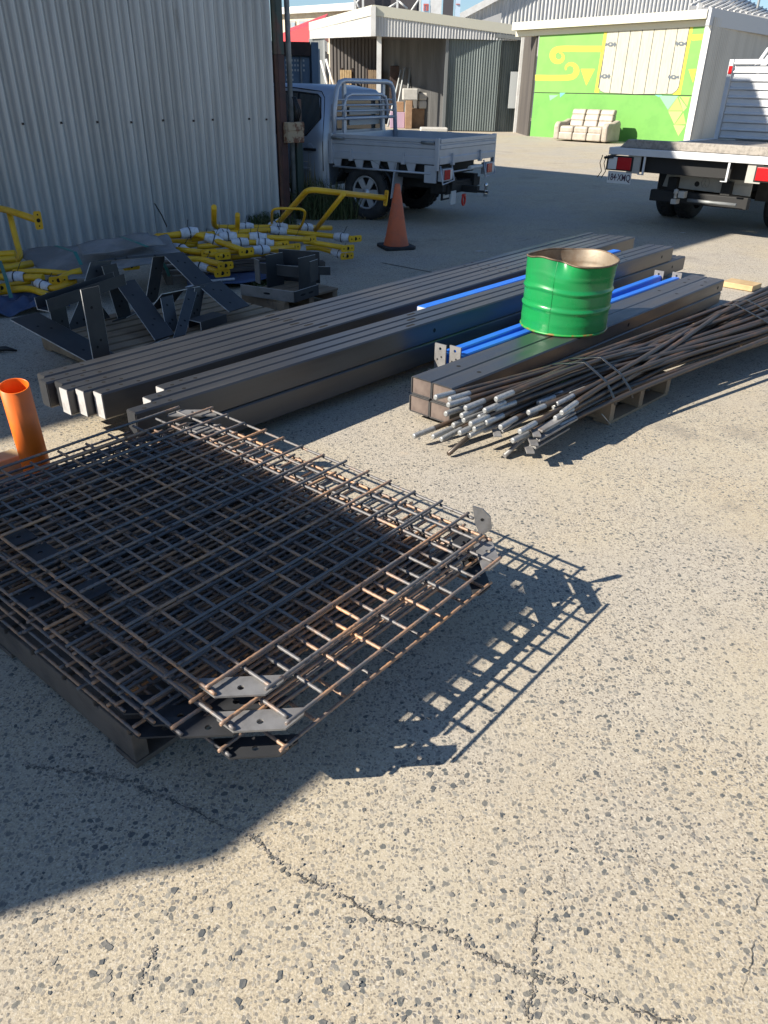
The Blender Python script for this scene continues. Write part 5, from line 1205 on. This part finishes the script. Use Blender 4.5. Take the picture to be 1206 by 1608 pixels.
# ---------------------------------------------------------------- orange tube with a timber offcut
tb0 = at(62, 748, 0); 
ot = thing('orange_tube', 'tall bright orange plastic tube leaning beside the rebar panels', 'tube', (tb0.x, tb0.y, 0))
tdir = (at(22, 606, .50) - tb0); r = .062; d = tdir.normalized(); x_ = V(0, 1, 0).cross(d).normalized(); y_ = d.cross(x_); Lt = tdir.length
MB().lathe([(r, .0), (r, Lt), (r - .004, Lt + .001), (r - .005, Lt - .002), (r - .005, .02)], 32, (0, 0, 0), (x_, y_, d)).build('wall', M['orange_tube'], ot)
MB().lathe([(r - .005, .02), (.001, .021)], 32, (0, 0, 0), (x_, y_, d)).build('end', M['orange_tube'], ot)
oc = at(6, 762, 0)
tag(MB().box(V(oc.x - .08, oc.y + .05, .05), (.30, .10, .10), (dirz(49), dirz(139), V(0, 0, 1))).build('timber_offcut', M['timber_new'], None, .004), 'pale timber block at the left edge beside the orange tube', 'timber')
tc0 = at(2, 555, 0)
tag(MB().tube([tc0 + V(-.1, 0, .02), tc0 + V(.03, .02, .03), tc0 + V(.1, .03, .012)], .018, 6, True, True, [.022, .018, .006]).tube([tc0 + V(-.1, .05, .02), tc0 + V(.03, .02, .025)], .014, 6).build('hand_tool', M['black_plastic']), 'small black hand tool on the ground at the left edge', 'tool')

# ---------------------------------------------------------------- folded plate trestles on a pallet
tpc = at(200, 603, 0)
pallet('timber pallet under the black folded steel trestles', tpc, 141.5, L=1.15, W=1.42, nb=7) if False else None
tA = thing('pallet', 'timber pallet under the black folded steel trestles', 'pallet', (tpc.x, tpc.y, 0), R_(50), 'timber pallets under the steel')
PLT, PWT = 1.5, 1.05
for k in range(8): y = (PWT - .1) * k / 7; MB().bx(0, PLT, y, y + .1, .122, .143).build('top_board', M['timber'], tA, .003)
for x in (.0, PLT / 2 - .04, PLT - .08): MB().bx(x, x + .08, .01, PWT - .01, .02, .1215).build('bearer', M['timber'], tA, .003)
for y in (0, PWT / 2 - .05, PWT - .1): MB().bx(.01, PLT - .01, y, y + .1, .002, .0195).build('bottom_board', M['timber'], tA, .003)
ue = dirz(58)
def zfor(xy, py):                      # height above a ground spot seen at image row py
    lo, hi = 0., 1.5
    for _ in range(40):
        m_ = (lo + hi) / 2; w = V(xy.x, xy.y, m_) - V(0, 0, CAM_H); q = w.dot(CF); yy = 804 - FOCAL * w.dot(CU) / q
        if yy > py: lo = m_
        else: hi = m_
    return (lo + hi) / 2
def foldplate(root, name, pts, w, th=.008, m='plate_steel', holes=3):
    """plates between successive fold points, each w wide along the fold direction, with bare cut edges"""
    for a, b in zip(pts, pts[1:]):
        a = Vector(a); b = Vector(b); d = (b - a); n = d.cross(ue).normalized() * th / 2; e = ue * w
        o = MB().hexa([a - n, b - n, b - n + e, a - n + e, a + n, b + n, b + n + e, a + n + e]).build(name, M[m], root)
        n2 = n * .8
        for o2, of in ((ue * -.0015, V(0, 0, 0)), (ue * .0015, e)):
            MB().hexa([a - n2 + o2 + of, b - n2 + o2 + of, b - n2 + of, a - n2 + of, a + n2 + o2 + of, b + n2 + o2 + of, b + n2 + of, a + n2 + of]).build('cut_edge', M['cut_edge'], o)
        nm = n.normalized(); hm = MB(); L = d.length
        for s_ in (1, -1):
            for fr, fw in ((.22, .35), (.30, .6), (.75, .4))[:holes]:
                c = a + d * fr + e * fw + nm * s_ * (th / 2 + .0006); hm.disc(c, .009, nm * s_, 8)
        hm.build('bolt_hole', M['hole'], o)
def on(px, py, z): return at(px, py, z)
# front trestle
t1 = thing('steel_trestle', 'front black folded steel trestle with long channel across its top', 'trestle', (0, 0, 0), 0, 'folded steel trestles on the pallet')
zp = .152
f1 = on(148, 574, zp); fL = on(16, 502, .34)
top1 = V(f1.x, f1.y, zfor(f1, 455)); 
foldplate(t1, 'sloping_plate', [fL, f1], .20)
foldplate(t1, 'post_plate', [f1 + V(.0, 0, .006), top1 + V(.0, 0, 0)], .125)
f2 = on(244, 536, zp); top2 = on(182, 446, .40)
foldplate(t1, 'base_plate', [f1 + V(0, 0, -.003), f2 + V(0, 0, -.003)], .125, holes=0)
foldplate(t1, 'diagonal_plate', [f2 + V(0, 0, .006), top2], .17)
# second post to the left behind
g1 = on(86, 528, zp); g1t = V(g1.x, g1.y, zfor(g1, 460)); foldplate(t1, 'post_plate', [g1, g1t], .125)
g2 = on(150, 505, zp); foldplate(t1, 'diagonal_plate', [g2, on(118, 462, .36)], .13)
# channel across the top
c0_, c1_ = on(68, 488, .40), on(186, 447, .44)
cdv = (c1_ - c0_).normalized(); cn_ = V(cdv.y, -cdv.x, 0).normalized(); cz = cn_.cross(cdv); Lc = (c1_ - c0_).length + .02
def chan(root, p, d, L, w, h, name='channel', m='plate_steel'):
    n = V(d.y, -d.x, 0).normalized(); z = n.cross(d); q = .006; mb = MB()
    mb.prism([p - n * w / 2 + z * h, p - n * w / 2, p + n * w / 2, p + n * w / 2 + z * h, p + n * (w / 2 - q) + z * h, p + n * (w / 2 - q) + z * q, p - n * (w / 2 - q) + z * q, p - n * (w / 2 - q) + z * h], d * L)
    o = mb.build(name, M[m], root)
    for s_, dd in ((p + d * L, d), (p, -d)):
        k = .0012; mb = MB(); P_ = [s_ - n * w / 2 + z * h, s_ - n * w / 2, s_ + n * w / 2, s_ + n * w / 2 + z * h, s_ + n * (w / 2 - q) + z * h, s_ + n * (w / 2 - q) + z * q, s_ - n * (w / 2 - q) + z * q, s_ - n * (w / 2 - q) + z * h]
        mb.prism(P_, dd * k).build('cut_edge', M['cut_edge'], o)
chan(t1, c0_ - V(0, 0, 0), cdv, Lc, .11, .075)
# rear trestle
t2 = thing('steel_trestle', 'rear black folded steel trestle with the highest flat top', 'trestle', (0, 0, 0), 0, 'folded steel trestles on the pallet')
h1, h2, h3, h4 = on(122, 478, .30), on(142, 412, .55), on(258, 402, .50), on(308, 452, .30)
foldplate(t2, 'folded_plate', [on(104, 520, zp), h1, h2], .19)
foldplate(t2, 'folded_plate', [h2, h3, h4], .19)
k3 = on(232, 505, zp); foldplate(t2, 'post_plate', [k3, V(k3.x, k3.y, zfor(k3, 405))], .12) if False else foldplate(t2, 'post_plate', [on(228, 478, zp + .0), on(240, 404, .50)], .12)
foldplate(t2, 'post_plate', [on(185, 500, zp), on(160, 418, .53)], .125)
foldplate(t2, 'base_plate', [on(176, 505, zp - .003), on(220, 485, zp - .003)], .13, holes=0)
# right trestle
t3 = thing('steel_trestle', 'right hand low black folded trestle over a short channel', 'trestle', (0, 0, 0), 0, 'folded steel trestles on the pallet')
j1, j2, j3, j4 = on(234, 488, .24), on(254, 462, .36), on(313, 450, .36), on(360, 490, .22)
foldplate(t3, 'folded_plate', [j1, j2, j3, j4], .22)
foldplate(t3, 'post_plate', [on(272, 532, zp), on(294, 454, .36)], .11)
foldplate(t3, 'post_plate', [on(262, 522, zp), on(252, 468, .35)], .11)
foldplate(t3, 'post_plate', [on(297, 505, zp), on(306, 453, .36)], .10)
c5 = on(306, 517, zp - .006); 
t4 = thing('steel_channel', 'short black steel channel lying upside down on the trestle pallet', 'channel', (0, 0, 0))
n5 = V(ue.y, -ue.x, 0); q = .006; w5, h5 = .13, .06
P5 = [c5 - n5 * w5 / 2, c5 - n5 * w5 / 2 + V(0, 0, h5), c5 + n5 * w5 / 2 + V(0, 0, h5), c5 + n5 * w5 / 2, c5 + n5 * (w5 / 2 - q), c5 + n5 * (w5 / 2 - q) + V(0, 0, h5 - q), c5 - n5 * (w5 / 2 - q) + V(0, 0, h5 - q), c5 - n5 * (w5 / 2 - q)]
MB().prism(P5, ue * .26).build('channel', M['plate_steel'], t4); MB().prism([p - ue * .0012 for p in P5], ue * .0011).build('cut_edge', M['cut_edge'], t4)

# ---------------------------------------------------------------- bracket assembly on a small pallet
bq = at(448, 498, 0)
pb = thing('pallet', 'small timber pallet under the black slotted brackets', 'pallet', (bq.x, bq.y, 0), R_(52), 'timber pallets under the steel')
bl = (at(528, 474, 0) - bq).length; bwid = (at(383, 480, 0) - bq).length
for k in range(5): y = (bwid - .1) * k / 4; MB().bx(0, bl, y, y + .095, .105, .125).build('top_board', M['timber'], pb, .003)
for x in (.0, bl / 2 - .03, bl - .06): MB().bx(x, x + .06, .01, bwid - .01, .018, .1045).build('bearer', M['timber'], pb, .003)
for y in (0, bwid - .1): MB().bx(.01, bl - .01, y, y + .1, .002, .0175).build('bottom_board', M['timber'], pb, .003)
br = thing('bracket_assembly', 'black slotted steel brackets set upright on the small pallet', 'bracket', (0, 0, 0))
def wallplate(a, b, h, name='plate', m='plate_steel', slots=1, z0=None, th=.008):
    a = Vector(a); b = Vector(b); d = (b - a); dn = d.normalized(); n = V(dn.y, -dn.x, 0).normalized() * th / 2; up = V(0, 0, h)
    o = MB().hexa([a - n, b - n, b + n, a + n, a - n + up, b - n + up, b + n + up, a + n + up]).build(name, M[m], br)
    MB().hexa([a - n * .7 + up, b - n * .7 + up, b + n * .7 + up, a + n * .7 + up, a - n * .7 + up + V(0, 0, .0012), b - n * .7 + up + V(0, 0, .0012), b + n * .7 + up + V(0, 0, .0012), a + n * .7 + up + V(0, 0, .0012)]).build('cut_edge', M['cut_edge'], o)
    if slots:
        hm = MB()
        for k in range(slots):
            c = a + d * ((k + 1) / (slots + 1)) + up * .5
            for s_ in (1, -1): hm.disc(c + n * 1.12 * s_, .035, n * s_, 10, .009, dn)
        hm.build('slot', M['hole'], o)
zq = .126
a1, a2, a3 = on(379, 463, zq), on(462, 475, zq), on(500, 463, zq)
wallplate(a1, a2, .085, m='grey_plate'); wallplate(a2 + V(.005, 0, 0), a3, .085, slots=2)
b1, b2 = on(411, 446, zq), on(472, 452, zq)
wallplate(b1 + V(0, 0, .09), b2 + V(0, 0, .085), .09, slots=0); wallplate(b2 + dirz(50) * .008, b2 + dirz(50) * .16, .22, slots=0)
wallplate(b1 - V(.01, 0, 0), b1 + dirz(52) * .02 + dirz(140) * .1, .2, m='grey_plate', slots=0)
wallplate(b1 + dirz(50) * .22, b2 + dirz(50) * .24, .27, slots=0); wallplate(b1 + dirz(50) * .1 + dirz(-40) * .02, b1 + dirz(50) * .1 + dirz(-40) * .14, .26, slots=0)
c1x, c2x = on(472, 440, zq), on(518, 444, zq)
wallplate(on(444, 430, .22), on(519, 432, .22), .07, slots=2); wallplate(on(470, 455, zq), on(496, 448, zq), .26, slots=0); wallplate(on(488, 460, zq) + V(0, 0, .085), on(500, 455, zq) + V(0, 0, .085), .17, slots=0)
wallplate(on(420, 452, zq), on(446, 446, zq), .27, slots=0)

# ---------------------------------------------------------------- yellow railings
def smooth(pts, n=5):
    """round the corners of a polyline a little"""
    P = [Vector(p) for p in pts]; out = [P[0]]
    for a, b, c in zip(P, P[1:], P[2:]):
        ra = min(.09, (b - a).length * .4); rc = min(.09, (c - b).length * .4)
        p, q = b + (a - b).normalized() * ra, b + (c - b).normalized() * rc
        for k in range(n + 1): t = k / n; out.append(p * (1 - t) ** 2 + b * 2 * t * (1 - t) + q * t * t)
    return out + [P[-1]]
def endplate(root, c, nrm, up, w=.065, h=.15):
    nrm = Vector(nrm).normalized(); up = Vector(up); up = (up - nrm * up.dot(nrm)).normalized(); s_ = nrm.cross(up)
    pts = [c + s_ * x * w / 2 + up * z * h / 2 for x, z in ((-1, -.85), (-.7, -1), (.7, -1), (1, -.85), (1, .85), (.7, 1), (-.7, 1), (-1, .85))]
    o = MB().prism([p - nrm * .005 for p in pts], nrm * .01).build('end_plate', M['yellow'], root)
    hm = MB()
    for k, r in ((0, .018), (.62, .007), (-.62, .007)):
        for s2 in (1, -1): hm.disc(c + up * k * h / 2 + nrm * .0058 * s2, r, nrm * s2, 10)
    hm.build('bolt_hole', M['hole'], o)
def railing(label, pts, r=.026, plates=(), wraps=(), group='yellow railing frames bundled by the wall', extra=()):
    P = [at(x, y, z) for x, y, z in pts]
    t = thing('yellow_railing', label, 'railing', (0, 0, 0), 0, group)
    MB().tube(smooth(P), r, 10).build('rail', M['yellow'], t)
    for e in extra: MB().tube(smooth([at(*q) for q in e]), r * .9, 10).build('leg', M['yellow'], t)
    for w in plates:
        c = P[-1] if w > 0 else P[0]; d = (P[-1] - P[-2]) if w > 0 else (P[0] - P[1])
        side = V(d.y, -d.x, 0)
        endplate(t, c, V(.55, -.83, .0) if abs(w) == 1 else d, V(0, 0, 1) if abs(w) != 1 else side if side.length > .01 else V(1, 0, 0))
    for f in wraps:
        L = sum((b - a).length for a, b in zip(P, P[1:])) * f
        for a, b in zip(P, P[1:]):
            q = (b - a).length
            if L <= q: break
            L -= q
        c = a + (b - a).normalized() * L; d = (b - a).normalized(); side = d.orthogonal().normalized(); w2 = d.cross(side)
        mb = MB(); vs = []; nn = 12; mm = 7
        for i in range(mm):
            for k in range(nn):
                an = 2 * PI * k / nn; rr = r * (1.30 + .35 * math.sin(PI * i / (mm - 1))) * rnd.uniform(.9, 1.18)
                vs.append(c + d * (-.085 + .17 * i / (mm - 1)) + side * math.cos(an) * rr + w2 * math.sin(an) * rr)
        mb.add(vs, [(i * nn + k, i * nn + (k + 1) % nn, (i + 1) * nn + (k + 1) % nn, (i + 1) * nn + k) for i in range(mm - 1) for k in range(nn)], True); o = mb.build('foam_wrap', M['wrap'], t)
        tz = MB()
        rr = r * 1.75; tz.tube([c + side * math.cos(2 * PI * k / 12) * rr + w2 * math.sin(2 * PI * k / 12) * rr for k in range(13)], .005, 5); tz.tube([c + side * rr, c + side * (rr + .05) + d * .03 + V(0, 0, .04)], .003, 4).build('cable_tie', M['black_plastic'], o)
railing('yellow railing with the big sloping frame standing up toward the ute', [(410, 364, .30), (436, 351, .36), (484, 297, .78), (606, 311, .66)], .028, (2,), (.1,), extra=([(495, 361, .32), (540, 304, .735)],))
railing('small thin yellow hoop in front of the shed post', [(427, 360, .33), (427, 327, .58), (480, 328, .58), (477, 347, .44), (470, 360, .34)], .013)
railing('yellow railing lying at the back with an upright stub on its left end', [(336, 325, .62), (336, 357, .38), (452, 357, .36), (520, 358, .30)], .027, (), (.42, .62, .8))
railing('yellow railing with a curved stub rising in the middle of the bundle', [(373, 337, .56), (373, 362, .38), (362, 377, .32), (290, 386, .32)], .024, (), (.7,))
railing('yellow railing reaching farthest right in the bundle, double end plate', [(245, 371, .40), (330, 368, .38), (420, 361, .36), (505, 369, .28), (558, 375, .27)], .027, (1,), (.3, .6, .93))
railing('yellow railing ending in a plate at the lower right of the bundle', [(262, 380, .36), (340, 379, .34), (440, 374, .32), (505, 383, .27), (546, 390, .25)], .026, (1,), (.2, .45, .7))
railing('long low yellow railing kinked up toward the right', [(363, 405, .20), (420, 397, .21), (496, 388, .22), (545, 402, .17)], .024, (1,), (.55, .93))
railing('yellow railing with end plate in the centre right of the bundle', [(300, 375, .38), (376, 371, .38), (486, 376, .32)], .027, (1,), (.3, .55))
railing('yellow railing with end plate low in the centre of the bundle', [(310, 388, .32), (390, 380, .33), (443, 384, .30)], .026, (1,), (.5, .8))
railing('yellow railing with end plate just below the centre of the bundle', [(320, 397, .28), (400, 393, .28), (461, 388, .27)], .026, (1,), (.6,))
railing('yellow railing bent down to a plate left of the centre', [(243, 373, .42), (300, 365, .44), (336, 377, .37), (387, 395, .30)], .028, (1,), (.35, .6))
railing('yellow railing ending in a plate above the blanket corner', [(276, 392, .33), (328, 397, .30)], .026, (1,), ())
railing('yellow railing with twin plates on the left of the bundle', [(262, 384, .34), (300, 396, .30), (350, 402, .27)], .026, (1,), (.3,))
railing('yellow railing bent toward the camera with two stacked plates', [(281, 408, .26), (310, 406, .26), (354, 417, .23)], .027, (1,), ())
railing('lowest yellow railing with its plate nearest the camera on the left', [(284, 415, .22), (301, 412, .22), (349, 429, .16)], .027, (1,), (.5,))
# left bundle
railing('yellow railing frame with upright plate at the left edge', [(-30, 322, .62), (12, 330, .62), (60, 346, .60)], .03, (3,), (), 'yellow railing frames at the left edge', extra=([(14, 331, .61), (26, 380, .36), (33, 402, .26), (22, 414, .20), (0, 420, .18)],))
railing('upper thick yellow tube at the left edge behind the white wraps', [(-40, 402, .30), (24, 398, .32)], .03, (), (), 'yellow railing frames at the left edge')
railing('second thick yellow tube at the left edge', [(-40, 411, .28), (24, 407, .28)], .03, (), (), 'yellow railing frames at the left edge')
railing('thick yellow tube ending by the grey blanket', [(-30, 428, .24), (50, 414, .24)], .032, (), (), 'yellow railing frames at the left edge')
railing('yellow tube with white wrap ending under the blanket edge', [(-30, 433, .22), (20, 436, .21), (68, 436, .22)], .03, (), (.55,), 'yellow railing frames at the left edge')
railing('yellow tube with a plate facing the camera under the blanket', [(20, 428, .24), (62, 426, .24), (120, 431, .22)], .026, (), (), 'yellow railing frames at the left edge')
railing('short yellow bent tube with plate between blanket and trestle', [(64, 447, .18), (86, 455, .16), (118, 440, .20)], .026, (), (.1,), 'yellow railing frames at the left edge')
railing('short yellow stub with long plate beside the black trestle', [(128, 425, .26), (108, 430, .24), (92, 440, .22)], .028, (1,), (), 'yellow railing frames at the left edge')
railing('yellow stub with small plate seen through the rear trestle', [(180, 410, .26), (206, 418, .22)], .026, (1,), (), 'yellow railing frames at the left edge')
railing('lowest yellow railing at the left edge, bent before the trestle', [(-30, 462, .14), (0, 458, .14), (44, 452, .15), (78, 464, .13)], .028, (), (), 'yellow railing frames at the left edge')
railing('yellow railing ending in a plate at the left frame edge', [(-30, 445, .2), (2, 452, .18)], .028, (1,), (.6,), 'yellow railing frames at the left edge')
railing('thin yellow tube low beside the left end of the railings', [(-30, 455, .16), (18, 447, .17), (48, 442, .18)], .022, (), (), 'yellow railing frames at the left edge')
tie = at(250, 352, .4); tag(MB().tube([at(262, 356, .45), at(254, 338, .58), at(243, 320, .72)], .006, 5).build('loose_tie', M['black_plastic']), 'long black tie end sticking up before the corrugated wall', 'cable tie')
# blue tarp and bearers below, grey blanket over
def drape(name, label, cat, c, m, amp, f, nu=26, nv=12, th=.006):
    A, B, C_, D = c
    def fn(u_, v_):
        p = (A.lerp(B, u_)).lerp(D.lerp(C_, u_), v_)
        return p + V(0, 0, amp * (math.sin(u_ * f + v_ * 3) * math.sin(v_ * f * .7 + u_ * 5) + .5 * math.sin(u_ * f * 2.3 + 1) * math.sin(v_ * 9)))
    return tag(MB().grid(fn, nu, nv).build(name, m, None, 0, th), label, cat)
drape('grey_blanket', 'speckled grey blanket draped over the railings before the corrugated wall', 'blanket', (on(10, 398, .22), on(262, 366, .46), on(287, 404, .36), on(110, 440, .22)), M['blanket'], .022, 9, 40, 16)
o = drape('grey_blanket', 'speckled grey blanket flap folded up at the wall', 'blanket', (on(120, 385, .40), on(232, 364, .52), on(262, 384, .44), on(130, 402, .36)), M['blanket'], .015, 7, 24, 10)
drape('blue_tarp', 'crumpled dark blue tarp under the right bundle of yellow railings', 'tarp', (on(290, 420, .05), on(470, 405, .07), on(480, 432, .06), on(295, 452, .06)), M['tarp_blue'], .02, 11)
drape('blue_tarp', 'crumpled dark blue tarp under the left bundle of yellow railings', 'tarp', (on(-40, 466, .10), on(95, 450, .14), on(110, 478, .05), on(-40, 497, .04)), M['tarp_blue'], .035, 13)
for lab, (x0, y0), (x1, y1), z in (('pale edge strip of the blue tarp before the bundle', (292, 452), (368, 438), .075), ):
    tag(MB().tube([on(x0, y0, z), on((x0 + x1) / 2, (y0 + y1) / 2 - 4, z + .01), on(x1, y1, z)], .012, 6).build('tarp_hem', M['wrap']), lab, 'tarp hem')
for lab, pts in (('green strap crossing the grey blanket on its left', [(88, 388, .43), (118, 398, .40), (128, 418, .32)]), ('green strap crossing the grey blanket on its right', [(190, 374, .48), (215, 383, .48), (232, 390, .45)]), ('green strap hanging below the blanket behind the trestle', [(254, 412, .34), (262, 425, .24), (266, 436, .15)]), ('green strap tied round the left railings', [(0, 412, .3), (10, 440, .24), (18, 470, .16)])):
    P_ = [on(*p) for p in pts]; mb = MB(); vs = []
    for p in P_: vs += [p + V(-.012, -.008, .012), p + V(.012, .008, .012)]
    mb.add(vs, [(2 * i, 2 * i + 1, 2 * i + 3, 2 * i + 2) for i in range(len(P_) - 1)]); tag(mb.build('green_strap', M['strap_green'], None, 0, .003), lab, 'strap')
for lab, px, py in (('dark pallet end under the right railings, left one', 262, 448), ('dark pallet end under the right railings, right one', 372, 437)):
    p = on(px, py, 0); t = thing('pallet', lab, 'pallet', (p.x, p.y, 0), R_(20))
    for k in range(4): MB().bx(0, .9, .26 * k, .26 * k + .1, .09, .11).build('top_board', M['timber_dark'], t)
    for x in (0, .42, .84): MB().bx(x, x + .06, 0, .88, .0, .0895).build('bearer', M['timber_dark'], t)
tag(MB().tube([on(46, 475, .05), on(52, 472, .06), on(58, 477, .05)], .02, 6).build('yellow_tag', M['m_yellow']), 'small crumpled yellow tag on the tarp by the trestle', 'tag')

# ---------------------------------------------------------------- weeds at the shed corner
def tuft(name, label, c, rx, ry, n, hmax, m, lean=.35):
    mb = MB()
    for i in range(n):
        a = rnd.random() * 6.28; q = math.sqrt(rnd.random()); b = c + V(math.cos(a) * rx * q, math.sin(a) * ry * q, 0)
        h = hmax * (.3 + .7 * rnd.random()) * (1 - .4 * q); da = rnd.random() * 6.28; l = lean * h * rnd.random(); w = .004 + .007 * rnd.random()
        t_ = b + V(math.cos(da) * l, math.sin(da) * l, h); mm_ = b.lerp(t_, .55) + V(0, 0, h * .08); s_ = V(math.cos(da + 1.57), math.sin(da + 1.57), 0) * w
        mb.add([b - s_, b + s_, mm_ + s_ * .8, mm_ - s_ * .8, t_], [(0, 1, 2, 3), (3, 2, 4)])
        if rnd.random() < .35:
            for k in range(3):
                p = b.lerp(t_, .4 + .2 * k); dv = V(rnd.uniform(-1, 1), rnd.uniform(-1, 1), rnd.uniform(.1, .8)) * .05; mb.add([p, p + dv + V(0, .012, 0), p + dv * 1.6, p + dv - V(0, .012, .006)], [(0, 1, 2, 3)])
    o = mb.build(name, m); stuff(o); return tag(o, label, 'weeds')
wc = at(505, 342, 0)
tuft('weeds', 'tall green weeds growing at the shed corner beside the ute wheel', wc + V(-.1, .1, 0), .75, .35, 1700, .66, M['grass'], .8)
tuft('dry_weeds', 'dry straw coloured seed stalks rising among the weeds', wc + V(-.25, .2, 0), .6, .3, 130, 1.0, M['straw'], .13)
tuft('weeds', 'thin dry grass tuft at the ute rear wheel', at(572, 343, 0), .3, .12, 260, .12, M['straw'], 1.2)
tuft('weeds', 'low grass growing along the foot of the corrugated wall', at(425, 352, 0), .35, .2, 300, .22, M['grass'])
tuft('weeds', 'sparse grass at the edge of the blue tarp', at(400, 447, 0), .35, .1, 160, .05, M['grass'], 1.0)
